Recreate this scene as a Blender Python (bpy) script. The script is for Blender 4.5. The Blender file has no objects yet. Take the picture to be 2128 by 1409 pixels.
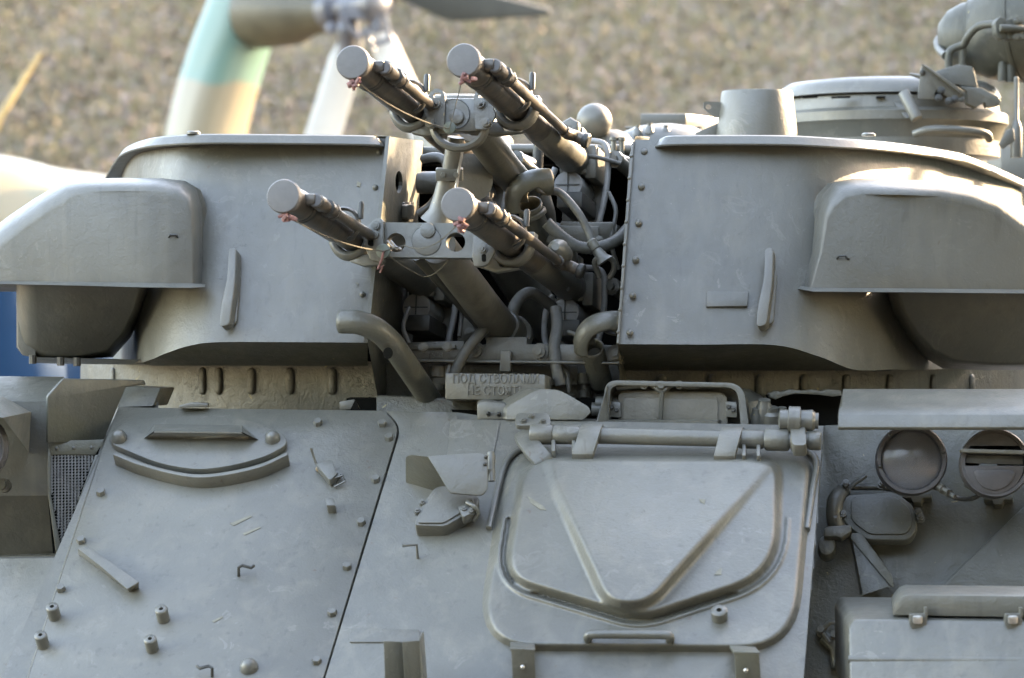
import bpy, bmesh, math, random
import numpy as np
from mathutils import Vector as V, Matrix
random.seed(7)
SC = bpy.context.scene
COL = SC.collection

# ------------------------------------------------------------------ camera, sky, sun, exposure
FOC, CZ = 7000.0, 1.75                       # focal length in photo pixels, height of the lens
cd = bpy.data.cameras.new('camera'); cam = bpy.data.objects.new('camera', cd); COL.objects.link(cam)
cam.location = (0, -7, CZ); cam.rotation_euler = (math.radians(90), 0, 0)
cd.sensor_width = 36; cd.lens = 36 * FOC / 2128; cd.clip_start = .1; cd.clip_end = 400
cd.dof.use_dof = True; cd.dof.focus_distance = 6.9; cd.dof.aperture_fstop = 4.1
SC.camera = cam
SUN_DIR = V((.74, .54, .40)).normalized()
w = bpy.data.worlds.new('World'); SC.world = w; w.use_nodes = True
nt = w.node_tree; bg = nt.nodes['Background']
sky = nt.nodes.new('ShaderNodeTexSky'); sky.sky_type = 'NISHITA'; sky.sun_disc = False
sky.sun_elevation = math.asin(SUN_DIR.z); sky.sun_rotation = math.atan2(SUN_DIR.x, SUN_DIR.y)
sky.air_density = .9; sky.dust_density = .8; sky.ozone_density = .3
nt.links.new(sky.outputs[0], bg.inputs[0]); bg.inputs[1].default_value = .15
sd = bpy.data.lights.new('sun', 'SUN'); sun = bpy.data.objects.new('sun', sd); COL.objects.link(sun)
sd.energy = 2.0; sd.angle = math.radians(.5); sd.color = (1, .86, .66)
sun.rotation_euler = SUN_DIR.to_track_quat('Z', 'Y').to_euler(); sun.location = (10, 5, 12)
SC.view_settings.view_transform = 'Standard'; SC.view_settings.look = 'None'
SC.view_settings.gamma = 1; SC.view_settings.use_curve_mapping = False
SC.view_settings.exposure = 4.16
SC.view_settings.use_white_balance = True; SC.view_settings.white_balance_temperature = 8900; SC.view_settings.white_balance_tint = 15
SC.cycles.max_bounces = 6

# ------------------------------------------------------------------ geometry helpers
def P(px, py, d):
    """A point of the place: seen at photo pixel px,py, d metres in front of the lens."""
    return V(((px - 1064) * d / FOC, d - 7, CZ + (704.5 - py) * d / FOC))
CAMP = V((0, -7, CZ))
UP = V((0, 0, 1))
class Pl:
    """A plane in the place; h() finds the point of it that lies on a line of sight."""
    def __init__(s, p0, n):
        s.p = V(p0); s.n = V(n).normalized()
        s.u = UP.cross(s.n).normalized() if abs(s.n.z) < .999 else V((1, 0, 0))
        s.v = s.n.cross(s.u).normalized()
    def h(s, px, py, off=0.0):
        r = P(px, py, 1.0) - CAMP
        t = ((s.p + s.n * off) - CAMP).dot(s.n) / r.dot(s.n)
        return CAMP + r * t
    def off(s, k):
        q = Pl(s.p + s.n * k, s.n); return q
    def mat(s, px, py, off=0.0, rot=0.0):
        c = s.h(px, py, off)
        a, b = s.u * math.cos(rot) + s.v * math.sin(rot), s.v * math.cos(rot) - s.u * math.sin(rot)
        return Matrix(((a.x, b.x, s.n.x, c.x), (a.y, b.y, s.n.y, c.y), (a.z, b.z, s.n.z, c.z), (0, 0, 0, 1)))
def yawel(yaw, el):
    """Unit normal of a face turned yaw degrees to the photo's left and tipped el degrees skywards."""
    a, e = math.radians(yaw), math.radians(el)
    return V((-math.sin(a) * math.cos(e), -math.cos(a) * math.cos(e), math.sin(e)))
def cat(pts, n=6, closed=False):
    """Catmull-Rom through points (tuples or Vectors)."""
    pts = [V(p) for p in pts]; out = []; m = len(pts)
    for i in range(m if closed else m - 1):
        if closed: a, b, c, d = pts[i - 1], pts[i], pts[(i + 1) % m], pts[(i + 2) % m]
        else:
            b, c = pts[i], pts[i + 1]
            a = pts[i - 1] if i else b * 2 - c
            d = pts[i + 2] if i + 2 < m else c * 2 - b
        for k in range(n):
            t = k / n
            out.append(.5 * ((2 * b) + (c - a) * t + (2 * a - 5 * b + 4 * c - d) * t * t + (3 * b - a - 3 * c + d) * t ** 3))
    if not closed: out.append(pts[-1])
    return out
def rp(pts, r, n=4):
    """Round the corners of a pixel polygon; r is one radius or one per corner."""
    m = len(pts); out = []
    for i in range(m):
        p = V((*pts[i], 0)); a = V((*pts[i - 1], 0)); b = V((*pts[(i + 1) % m], 0))
        rr = r[i] if isinstance(r, (list, tuple)) else r
        if rr <= 0: out.append(pts[i]); continue
        la, lb = (a - p).length, (b - p).length
        k = min(rr, la * .48, lb * .48)
        s, e = p + (a - p) * (k / la), p + (b - p) * (k / lb)
        for j in range(n + 1):
            t = j / n
            q = s * (1 - t) ** 2 + p * 2 * t * (1 - t) + e * t * t
            out.append((q.x, q.y))
    return out
def circ(cx, cy, r, n=24, ry=None):
    ry = ry or r
    return [(cx + r * math.cos(2 * math.pi * k / n), cy + ry * math.sin(2 * math.pi * k / n)) for k in range(n)]

class MB:
    def __init__(s): s.v = []; s.f = []
    def add(s, vs, fs):
        b = len(s.v); s.v += [V(x) for x in vs]; s.f += [tuple(b + i for i in f) for f in fs]; return s
    def poly(s, pts): return s.add(pts, [tuple(range(len(pts)))])
    def prism(s, front, vec):
        n = len(front); vec = V(vec)
        fs = [tuple(range(n)), tuple(range(2 * n - 1, n - 1, -1))]
        fs += [(i, n + i, n + (i + 1) % n, (i + 1) % n) for i in range(n)]
        return s.add(list(front) + [p + vec for p in front], fs)
    def loft(s, rings, cap0=True, cap1=True, closed=True):
        n = len(rings[0]); vs = [p for r in rings for p in r]; fs = []
        for k in range(len(rings) - 1):
            for i in range(n if closed else n - 1):
                j = (i + 1) % n
                fs.append((k * n + i, k * n + j, (k + 1) * n + j, (k + 1) * n + i))
        if cap0: fs.append(tuple(range(n - 1, -1, -1)))
        if cap1: fs.append(tuple((len(rings) - 1) * n + i for i in range(n)))
        return s.add(vs, fs)
    def tube(s, pts, r, n=12, caps=True, flat=1.0, up=None):
        pts = [V(p) for p in pts]; m = len(pts); rings = []
        t0 = (pts[1] - pts[0]).normalized()
        a = up.copy() if up else (UP if abs(t0.z) < .9 else V((1, 0, 0)))
        a = (a - t0 * a.dot(t0)).normalized()
        for i in range(m):
            t = (pts[min(i + 1, m - 1)] - pts[max(i - 1, 0)]).normalized()
            a = (a - t * a.dot(t)).normalized(); b = t.cross(a)
            rr = r[i] if isinstance(r, (list, tuple)) else r
            rings.append([pts[i] + a * (rr * flat * math.cos(2 * math.pi * k / n)) + b * (rr * math.sin(2 * math.pi * k / n)) for k in range(n)])
        return s.loft(rings, caps, caps)
    def lathe(s, o, ax, prof, n=28, caps=True):
        o = V(o); ax = V(ax).normalized()
        a = (UP if abs(ax.z) < .9 else V((1, 0, 0))); a = (a - ax * a.dot(ax)).normalized(); b = ax.cross(a)
        rings = [[o + ax * h + a * (r * math.cos(2 * math.pi * k / n)) + b * (r * math.sin(2 * math.pi * k / n)) for k in range(n)] for r, h in prof]
        return s.loft(rings, caps, caps)
    def box(s, c, u, v, w, hx, hy, hz):
        c = V(c); q = []
        for a, b in ((-1, -1), (1, -1), (1, 1), (-1, 1)): q.append(c + u * (a * hx) + v * (b * hy) + w * hz)
        return s.prism(q, w * (-2 * hz))
    def obj(s, name, mat, parent=None, bevel=0, smooth=38, seg=2):
        if isinstance(bevel, str): raise ValueError
        me = bpy.data.meshes.new(name)
        c = sum(s.v, V()) / len(s.v)
        me.from_pydata([p - c for p in s.v], [], s.f); me.update()
        bm = bmesh.new(); bm.from_mesh(me)
        bmesh.ops.recalc_face_normals(bm, faces=bm.faces)
        if bevel:
            ed = [e for e in bm.edges if len(e.link_faces) == 2 and e.calc_face_angle(0) > math.radians(28)]
            bmesh.ops.bevel(bm, geom=ed, offset=bevel, offset_type='OFFSET', segments=seg, profile=.5, affect='EDGES', clamp_overlap=True)
        bm.to_mesh(me); bm.free()
        for p in me.polygons: p.use_smooth = True
        me.set_sharp_from_angle(angle=math.radians(smooth))
        me.materials.append(mat)
        o = bpy.data.objects.new(name, me); COL.objects.link(o)
        place(o, c, parent); return o
WLOC = {}
def place(o, c, parent=None):
    if parent is not None:
        o.parent = parent; o.location = c - WLOC[parent.name]
    else: o.location = c
    WLOC[o.name] = V(c)
def thing(name, label, cat_, loc, group=None):
    o = bpy.data.objects.new(name, None); COL.objects.link(o); o.empty_display_size = .3
    place(o, V(loc)); o['label'] = label; o['category'] = cat_
    if group: o['group'] = group
    return o
def tag(o, label=None, cat_=None, kind=None, group=None):
    if label: o['label'] = label
    if cat_: o['category'] = cat_
    if kind: o['kind'] = kind
    if group: o['group'] = group
    return o
def plate(name, pl, px, h, mat, parent, base=0.0, bevel=.003, smooth=38, seg=2):
    """A plate whose front outline is px on plane pl, h proud of base."""
    m = MB(); m.prism([pl.h(x, y, base + h) for x, y in px], -pl.n * h)
    return m.obj(name, mat, parent, bevel, smooth, seg)
def rod(name, pts, r, mat, parent, n=12, smooth=50, c=0, **k):
    return MB().tube(cat(pts, c) if c else pts, r, n, **k).obj(name, mat, parent, 0, smooth)
_shared = {}
def stud(name, M4, r, h, mat, parent, kind='hex'):
    """A bolt head, rivet or stud: one shared mesh per kind, placed by matrix."""
    key = (kind, mat.name)
    if key not in _shared:
        m = MB()
        if kind == 'hex':
            m.lathe((0, 0, 0), (0, 0, 1), [(1, 0), (1, .8), (.86, 1)], 6)
        elif kind == 'dome':
            m.lathe((0, 0, 0), (0, 0, 1), [(1, 0), (.95, .35), (.75, .7), (.4, .93), (.05, 1)], 14)
        elif kind == 'cyl':
            m.lathe((0, 0, 0), (0, 0, 1), [(1, 0), (1, .93), (.9, 1), (.34, 1), (.34, .55)], 18)
        elif kind == 'nut':
            m.lathe((0, 0, 0), (0, 0, 1), [(1.35, 0), (1.35, .15), (1, .15), (1, .75), (.55, .78), (.55, 1)], 12)
        o = m.obj('bolt_' + kind, mat); me = o.data
        me.transform(Matrix.Translation(o.location))
        bpy.data.objects.remove(o)
        _shared[key] = me
    o = bpy.data.objects.new(name, _shared[key]); COL.objects.link(o)
    L, R, S = M4.decompose()
    o.rotation_mode = 'QUATERNION'; o.rotation_quaternion = R; o.scale = (r, r, h)
    place(o, L, parent)
    return o
def bolts(name, pl, pts, r, h, mat, parent, kind='hex', off=0.0):
    for i, (x, y) in enumerate(pts):
        stud(name, pl.mat(x, y, off, rot=i * .7 + (.3 if kind == 'hex' else 0)), r, h, mat, parent, kind)

# ------------------------------------------------------------------ materials
def mat_new(name):
    m = bpy.data.materials.new(name); m.use_nodes = True
    return m, m.node_tree.nodes, m.node_tree.links, m.node_tree.nodes['Principled BSDF']
def N(ns, t, **k):
    n = ns.new(t)
    for a, b in k.items(): setattr(n, a, b)
    return n
def noise(ns, ls, co, scale, detail=4, dist=0, rough=.55):
    n = N(ns, 'ShaderNodeTexNoise'); n.inputs['Scale'].default_value = scale; n.inputs['Detail'].default_value = detail
    n.inputs['Distortion'].default_value = dist; n.inputs['Roughness'].default_value = rough
    ls.new(co, n.inputs['Vector']); return n.outputs[0]
def ramp(ns, ls, fac, stops):
    r = N(ns, 'ShaderNodeValToRGB'); e = r.color_ramp.elements
    while len(e) < len(stops): e.new(.5)
    for el, (p, c) in zip(e, stops): el.position = p; el.color = (c, c, c, 1) if not isinstance(c, tuple) else (*c, 1)
    ls.new(fac, r.inputs[0]); return r.outputs[0]
def mix(ns, ls, fac, a, b, mode='MIX'):
    m = N(ns, 'ShaderNodeMix', data_type='RGBA', blend_type=mode)
    for s, v in ((0, fac), (6, a), (7, b)):
        if isinstance(v, (int, float)): m.inputs[s].default_value = v
        elif isinstance(v, tuple): m.inputs[s].default_value = (*v, 1)
        else: ls.new(v, m.inputs[s])
    return m.outputs[2]
def mul(ns, ls, a, b, op='MULTIPLY'):
    m = N(ns, 'ShaderNodeMath', operation=op)
    for s, v in ((0, a), (1, b)):
        if isinstance(v, (int, float)): m.inputs[s].default_value = v
        else: ls.new(v, m.inputs[s])
    return m.outputs[0]
def paint(name, base, rough=.42, peel=.35, chips=.0, chip_col=(.34, .27, .12), grime=.25, squig=.6, stain=None, spec=.75, wear=.55):
    """Thick brushed military paint: lumps, drips, little wrinkles, dust and a few chips."""
    m, ns, ls, b = mat_new(name)
    co = N(ns, 'ShaderNodeNewGeometry').outputs['Position']
    big = noise(ns, ls, co, 2.3, 5); fine = noise(ns, ls, co, 38, 4)
    # dust and streaks run down: stretch the coordinates in z
    mp = N(ns, 'ShaderNodeMapping'); mp.inputs['Scale'].default_value = (22, 22, 2.2); ls.new(co, mp.inputs[0])
    streak = noise(ns, ls, mp.outputs[0], 1.0, 5, .4)
    d = tuple(c * .72 for c in base); l = tuple(min(1, c * 1.22 + .008) for c in base)
    c1 = mix(ns, ls, ramp(ns, ls, big, [(.3, 0.), (.72, 1.)]), d, l)
    c2 = mix(ns, ls, mul(ns, ls, ramp(ns, ls, streak, [(.5, 0.), (.75, 1.)]), grime), c1, (.17, .155, .12))
    sp = ramp(ns, ls, noise(ns, ls, co, 95, 3, 1.5), [(.69, 0.), (.72, 1.)])
    c3 = mix(ns, ls, mul(ns, ls, sp, .35), c2, (.2, .19, .165))
    sc = ramp(ns, ls, noise(ns, ls, co, 13, 8, 1.2, .62), [(.585, 0.), (.60, 1.), (.62, 1.), (.66, 0.)])
    scw = ramp(ns, ls, noise(ns, ls, co, 3.1, 3), [(.46, 0.), (.66, 1.)])
    c3 = mix(ns, ls, mul(ns, ls, mul(ns, ls, sc, scw), wear), c3, (.185, .175, .15))
    dk = ramp(ns, ls, noise(ns, ls, mp.outputs[0], 2.6, 4, .2), [(.60, 0.), (.72, 1.)])
    c3 = mix(ns, ls, mul(ns, ls, dk, wear * .8), c3, tuple(c * .55 for c in base))
    rs = ramp(ns, ls, noise(ns, ls, co, 47, 5, .5), [(.705, 0.), (.73, 1.)])
    c3 = mix(ns, ls, mul(ns, ls, rs, wear), c3, (.085, .048, .028))
    if chips > 0:
        cn = noise(ns, ls, co, 30, 6, .6, .65)
        cm = ramp(ns, ls, cn, [(.70 - chips * .1, 0.), (.715 - chips * .1, 1.)])
        c3 = mix(ns, ls, mul(ns, ls, cm, .8), c3, chip_col)
    if stain:
        sn = noise(ns, ls, co, 6, 5, .5)
        c3 = mix(ns, ls, mul(ns, ls, ramp(ns, ls, sn, [(.52, 0.), (.66, 1.)]), .75), c3, stain)
    # squiggles: thin isolines of a distorted noise, only here and there
    iso = noise(ns, ls, co, 26, 2, 2.2)
    line = ramp(ns, ls, iso, [(.487, 0.), (.497, 1.), (.503, 1.), (.513, 0.)])
    where = ramp(ns, ls, noise(ns, ls, co, 11, 3), [(.60, 0.), (.68, 1.)])
    sq = mul(ns, ls, mul(ns, ls, line, where), squig)
    c4 = mix(ns, ls, mul(ns, ls, sq, .55), c3, tuple(c * .45 for c in base))
    ls.new(c4, b.inputs['Base Color'])
    lump = noise(ns, ls, co, 55, 3, .8); peeln = noise(ns, ls, co, 190, 2)
    hgt = mul(ns, ls, mul(ns, ls, mul(ns, ls, lump, .9), mul(ns, ls, peeln, .45), 'ADD'), mul(ns, ls, sq, .9), 'SUBTRACT')
    hgt = mul(ns, ls, hgt, mul(ns, ls, noise(ns, ls, co, 7, 3), 2.2), 'ADD')
    bp = N(ns, 'ShaderNodeBump'); bp.inputs['Strength'].default_value = peel; bp.inputs['Distance'].default_value = .004
    ls.new(hgt, bp.inputs['Height']); ls.new(bp.outputs[0], b.inputs['Normal'])
    rr = N(ns, 'ShaderNodeMapRange'); rr.inputs[3].default_value = rough - .09; rr.inputs[4].default_value = rough + .16
    ls.new(fine, rr.inputs[0]); ls.new(rr.outputs[0], b.inputs['Roughness'])
    b.inputs['Specular IOR Level'].default_value = spec
    return m
def plain(name, base, rough=.5, metal=0., var=.25, scale=40, bump=.15, spec=.5, second=None):
    m, ns, ls, b = mat_new(name)
    co = N(ns, 'ShaderNodeNewGeometry').outputs['Position']
    n1 = noise(ns, ls, co, scale, 5, .3)
    c = mix(ns, ls, ramp(ns, ls, n1, [(.3, 0.), (.7, 1.)]), tuple(x * (1 - var) for x in base), second or tuple(min(1, x * (1 + var)) for x in base))
    ls.new(c, b.inputs['Base Color']); b.inputs['Metallic'].default_value = metal
    rr = N(ns, 'ShaderNodeMapRange'); rr.inputs[3].default_value = max(.05, rough - .1); rr.inputs[4].default_value = rough + .12
    ls.new(n1, rr.inputs[0]); ls.new(rr.outputs[0], b.inputs['Roughness']); b.inputs['Specular IOR Level'].default_value = spec
    if bump:
        bp = N(ns, 'ShaderNodeBump'); bp.inputs['Strength'].default_value = bump; bp.inputs['Distance'].default_value = .003
        ls.new(noise(ns, ls, co, scale * 3, 3), bp.inputs['Height']); ls.new(bp.outputs[0], b.inputs['Normal'])
    return m
OLIVE = (.098, .096, .078)
M_paint = paint('army_paint', OLIVE, .40, .30, chips=.0, squig=.8, grime=.45)
M_turret = paint('turret_paint', (.098, .096, .079), .42, .22, chips=.0, squig=.8, grime=.3, wear=.4)
M_old = paint('flaking_paint', (.092, .089, .070), .5, .75, chips=.3, grime=.4, stain=(.11, .10, .07))
M_small = paint('fitting_paint', (.095, .094, .078), .36, .25, chips=.08, squig=.3)
M_darkolive = paint('dark_chipped_paint', (.075, .075, .058), .42, .35, chips=.2, grime=.3, stain=(.085, .083, .055))  # darker olive than the main paint, with more chips and stains
M_cream = paint('shutter_paint', (.17, .155, .12), .5, .45, chips=.05, grime=.2)
M_skylit = plain('sky_lit_paint', (.24, .24, .23), .4, 0, .15, 60, .2)  # pale tone paints sky light onto the recoil plugs and guard frames
M_cap = plain('cap_paint', (.112, .108, .103), .5, 0, .08, 60, .12)
M_steel = plain('gun_steel', (.080, .073, .068), .32, .5, .35, 26, .2, second=(.16, .135, .105))
M_jacket = plain('barrel_jacket_paint', (.105, .102, .085), .36, .15, .25, 30, .2)
M_dark = plain('dark_metal', (.05, .05, .045), .45, .3, .3, 40, .2)
M_hose = plain('rubber_hose', (.085, .085, .075), .5, 0, .25, 50, .3)
M_shade = plain('painted_shade_black', (.006, .006, .005), .9, 0, .3, 20, .2, spec=.1)  # near-black tone paints shade into the bay, holes, slots and recesses
M_wax = plain('red_sealing_wax', (.20, .09, .08), .6, 0, .5, 160, .3)
M_cord = plain('linen_cord', (.105, .095, .07), .8, 0, .2, 300, .4)
M_tagm = plain('green_seal', (.10, .118, .094), .5, 0, .15, 100, .2)
M_glass = plain('smoked_lens_glass', (.045, .040, .045), .33, 0, .3, 25, .08, spec=.35)
M_light = paint('searchlight_paint', (.050, .050, .038), .5, .25, chips=.05, spec=.4)
M_chip = plain('chip_primer', (.165, .155, .115), .6, 0, .2, 80, .2)
M_rim = plain('lamp_rim_paint', (.06, .056, .056), .5, 0, .2, 40, .2)
M_wire = plain('wire_mesh', (.20, .20, .19), .45, .3, .2, 90, .2)
M_bare = plain('bare_steel', (.55, .53, .50), .3, .9, .2, 60, .2)
M_gold = plain('chipped_primer', (.25, .19, .12), .6, 0, .2, 80, .3)

def clear_glass(name, tint):
    m, ns, ls, b = mat_new(name)
    b.inputs['Base Color'].default_value = (*tint, 1); b.inputs['Transmission Weight'].default_value = .8; b.inputs['Roughness'].default_value = .16
    co = N(ns, 'ShaderNodeNewGeometry').outputs['Position']
    bp = N(ns, 'ShaderNodeBump'); bp.inputs['Strength'].default_value = .35; bp.inputs['Distance'].default_value = .004
    ls.new(noise(ns, ls, co, 28, 2), bp.inputs['Height']); ls.new(bp.outputs[0], b.inputs['Normal'])
    return m
M_lens = clear_glass('lamp_glass', (.42, .42, .44))
M_bowl = plain('dull_reflector', (.085, .085, .09), .45, .4, .35, 30, .2)

# ------------------------------------------------------------------ the setting
def sheet(name, mat, x0, x1, y0, y1, nx, ny, zf):
    m = MB(); vs = []; fs = []
    for j in range(ny + 1):
        for i in range(nx + 1):
            x = x0 + (x1 - x0) * i / nx; y = y0 + (y1 - y0) * j / ny
            vs.append(V((x, y, zf(x, y))))
    for j in range(ny):
        for i in range(nx):
            a = j * (nx + 1) + i; fs.append((a, a + 1, a + nx + 2, a + nx + 1))
    m.add(vs, fs); return m.obj(name, mat, None, 0, 180)
def soil(name, a, b_, c):
    m, ns, ls, b = mat_new(name)
    co = N(ns, 'ShaderNodeNewGeometry').outputs['Position']
    f1 = ramp(ns, ls, noise(ns, ls, co, 2.4, 6, .4), [(.30, 0.), (.70, 1.)])
    f2 = ramp(ns, ls, noise(ns, ls, co, 9, 6, .6), [(.42, 0.), (.62, 1.)])
    ls.new(mix(ns, ls, f2, mix(ns, ls, f1, a, b_), c), b.inputs['Base Color']); b.inputs['Roughness'].default_value = .95
    b.inputs['Specular IOR Level'].default_value = .15
    bp = N(ns, 'ShaderNodeBump'); bp.inputs['Strength'].default_value = .6; bp.inputs['Distance'].default_value = .05
    ls.new(noise(ns, ls, co, 22, 6), bp.inputs['Height']); ls.new(bp.outputs[0], b.inputs['Normal'])
    return m
M_slope = soil('dry_grass_slope', (.132, .113, .085), (.128, .114, .078), (.118, .098, .078))
M_ground = soil('trodden_ground', (.14, .12, .095), (.13, .115, .09), (.11, .095, .075))
SL0, SLT = 12.0, .50                                  # foot (world y) and steepness of the bank
def bank(x, y):
    z = (y - SL0) * SLT
    k = 6.0
    z = z if z > 0 else 0
    if z > 9: z = 9 + (z - 9) * .1
    return z + 0.03 * math.sin(x * 1.3 + y * .7) * min(1, z) + 0.015 * math.sin(x * 3.1 - y * 2.3) * min(1, z)
tag(sheet('ground', M_ground, -150, 150, -60, 12.2, 20, 20, lambda x, y: 0.0), kind='structure')
tag(sheet('hillside', M_slope, -150, 150, 12.0, 90, 300, 160, bank), kind='structure')

def scatter(name, n, cols, size, kind, label):
    rnd = random.Random(len(name)); vs = []; fs = []; fc = []
    for _ in range(n):
        u = rnd.random()
        y = 15.0 + 10.5 * rnd.random(); x = (rnd.random() - .5) * (13.0 if u < .62 else 24.0)
        z = bank(x, y); c = rnd.choice(cols); k = .75 + .5 * rnd.random(); c = tuple(q * (.5 + .5 * k) for q in c)
        nrm = V((0, -SLT, 1)).normalized()
        s = size * (.5 + rnd.random())
        if kind == 'leaf':
            t = V((rnd.gauss(0, .6), rnd.gauss(0, .6), 0)); nn = (nrm + t).normalized()
            a = nn.cross(V((rnd.gauss(0, 1), rnd.gauss(0, 1), rnd.gauss(0, 1)))).normalized(); b_ = nn.cross(a)
            p = V((x, y, z + .02)); q = .55 + .3 * rnd.random()
            pts = [p - a * s, p - a * s * .2 + b_ * s * q, p + a * s + nn * s * .3, p - a * s * .1 - b_ * s * q]
        else:
            an = rnd.random() * 6.28; a = V((math.cos(an), math.sin(an), 0)) * s * .12
            lean = V((rnd.gauss(0, .35), rnd.gauss(0, .3) - .1, 1)).normalized()
            p = V((x, y, z)); pts = [p - a, p + a, p + lean * s * .6 + a * .6 , p + lean * s * 1.0 + V((lean.x, lean.y, -.4)) * s * .2]
        b0 = len(vs); vs += pts; fs.append((b0, b0 + 1, b0 + 2, b0 + 3)); fc.append(c)
    me = bpy.data.meshes.new(name); me.from_pydata(vs, [], fs)
    at = me.color_attributes.new('tint', 'FLOAT_COLOR', 'CORNER')
    at.data.foreach_set('color', [q for c in fc for _ in range(4) for q in (*c, 1)])
    m, ns, ls, b = mat_new(name + '_tint')
    an = N(ns, 'ShaderNodeVertexColor', layer_name='tint'); ls.new(an.outputs[0], b.inputs['Base Color'])
    b.inputs['Roughness'].default_value = .8; b.inputs['Specular IOR Level'].default_value = .12
    me.materials.append(m); o = bpy.data.objects.new(name, me); COL.objects.link(o)
    tag(o, label, kind='stuff'); return o
scatter('fallen_leaves', 48000, [(.12, .088, .07), (.13, .10, .084), (.14, .114, .10), (.10, .074, .06), (.165, .138, .126)], .036, 'leaf', 'brown and pinkish fallen leaves lying over the grassy bank')
scatter('grass', 150000, [(.155, .132, .086), (.135, .125, .068), (.168, .143, .10), (.115, .109, .062), (.148, .122, .09)], .07, 'grass', 'short dry yellow green grass growing on the bank')

# ------------------------------------------------------------------ helicopter behind the vehicle
def camo(name, a, b_, c, bands):
    """Aircraft camouflage: two colours in large soft patches."""
    m, ns, ls, b = mat_new(name)
    co = N(ns, 'ShaderNodeNewGeometry').outputs['Position']
    sep = N(ns, 'ShaderNodeSeparateXYZ'); ls.new(co, sep.inputs[0])
    wob = mul(ns, ls, noise(ns, ls, co, 2.2, 2), .30)
    z = mul(ns, ls, sep.outputs[2], wob, 'ADD')
    f = N(ns, 'ShaderNodeMapRange'); f.inputs[1].default_value = bands[0]; f.inputs[2].default_value = bands[0] + .03; ls.new(z, f.inputs[0])
    c1 = mix(ns, ls, f.outputs[0], a, b_)
    f2 = ramp(ns, ls, noise(ns, ls, co, 1.3, 1), [(.56, 0.), (.58, 1.)])
    ls.new(mix(ns, ls, f2, c1, c), b.inputs['Base Color']); b.inputs['Roughness'].default_value = .32
    return m
HD = 17.0
M_heli = camo('helicopter_camouflage', (.17, .15, .108), (.08, .148, .128), (.085, .145, .118), (3.22,))
M_helitan = camo('helicopter_tan_paint', (.17, .145, .09), (.17, .145, .09), (.14, .14, .095), (2.4,))
M_belly = plain('gearbox_olive', (.05, .044, .028), .5, 0, .3, 9, .1)
M_white = plain('white_blade_paint', (.36, .36, .345), .4, 0, .05, 5, .05)
M_hub = plain('pale_hub_metal', (.085, .085, .095), .4, .3, .3, 12, .1)
M_bdark = plain('dark_blade_paint', (.03, .031, .027), .6, 0, .15, 6, .05, spec=.2)
heli = thing('helicopter', 'camouflaged teal and tan helicopter tail with white rotor blades before the bank', 'helicopter', P(300, 704, 17.5) * V((1, 1, 0)) if False else V((P(300, 700, 17.4).x, P(300, 700, 17.4).y, 0)))
# tail boom comes in from the lower left and carries the swept fin
boomax = [P(-900, 580, 16.6), P(-400, 540, 16.9), P(-60, 500, 17.1), P(110, 496, 17.3), P(250, 482, 17.45), P(330, 480, 17.5)]
m = MB(); m.tube(cat(boomax, 4), [.62 - .42 * (i / 20) for i in range(21)], 22)
m.obj('tail_boom', M_helitan, heli)
def foil(path, chord, thick, ax_c, n=20):
    """Lens-shaped sections along a path; ax_c is the chord direction."""
    rings = []
    for i, p in enumerate(path):
        t = (path[min(i + 1, len(path) - 1)] - path[max(i - 1, 0)]).normalized()
        c = (ax_c - t * ax_c.dot(t)).normalized(); nrm = t.cross(c)
        ch, th = chord[i], thick[i]
        rings.append([p + c * (ch * math.cos(2 * math.pi * k / n)) + nrm * (th * math.sin(2 * math.pi * k / n) * (1.0 - .25 * math.cos(2 * math.pi * k / n))) for k in range(n)])
    return rings
fp = [P(395, 480, 17.3), P(432, 270, 17.3), P(470, 135, 17.3), P(500, 50, 17.3), P(520, -10, 17.3), P(540, -60, 17.3)]
fp = cat(fp, 5); k = len(fp)
m = MB(); m.loft(foil(fp, [.225 - .03 * i / k for i in range(k)], [.17 - .02 * i / k for i in range(k)], V((.82, .55, .1))))
m.obj('tail_fin', M_heli, heli)
m = MB(); gb = P(520, 25, 17.2); ge = P(690, 22, 16.9)
m.lathe(gb, ge - gb, [(.10, -.03), (.17, .0), (.19, .06), (.185, .15), (.17, .30), (.125, .40), (.10, (ge - gb).length)], 24)
m.obj('tail_gearbox', M_belly, heli)
hub = MB(); hc = P(742, 14, 16.75)
hub.lathe(P(672, 22, 16.9), P(800, 5, 16.6) - P(672, 22, 16.9), [(.07, 0), (.10, .03), (.10, .10), (.06, .12), (.06, .30), (.09, .32), (.09, .40), (.04, .43)], 20)
X3, Z3 = V((1, 0, 0)), V((0, 0, 1))
for a, b_, r0, r1 in (((728, 10), (716, 120), .05, .055), ((770, 5), (800, 100), .045, .05), ((790, 10), (850, -60), .05, .05)):
    p, q = P(*a, 16.72), P(*b_, 16.74); hub.lathe(p, q - p, [(r0 * .7, 0), (r0, .02), (r0, .1), (r0 * 1.15, .11), (r0 * 1.15, .15), (r1 * .8, .17), (r1 * .8, (q - p).length)], 12)
hub.box(P(742, 28, 16.66), X3, Z3, V((0, 1, 0)), .085, .03, .05); hub.box(P(782, 40, 16.62), X3, Z3, V((0, 1, 0)), .02, .07, .02)
hub.lathe(P(688, 60, 16.66), V((.3, -1, .2)), [(.03, 0), (.034, .01), (.02, .025)], 14)
for a in (((762, 60), (775, 105)), ((800, 30), (812, 88)), ((776, 92), (815, 82)), ((705, 30), (745, 78)), ((745, 78), (770, 58))):
    hub.tube([P(*a[0], 16.6), P(*a[1], 16.6)], .013, 8)
hub.obj('rotor_hub', M_hub, heli)
def blade(name, a, b_, w0, w1, mat, face):
    path = [a + (b_ - a) * (i / 8) for i in range(9)]
    ws = [w0 * .6] + [w0 + (w1 - w0) * (i / 8) for i in range(1, 9)]
    MB().loft(foil(path, ws, [.016] * 9, face, 14)).obj(name, mat, heli)
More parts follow.
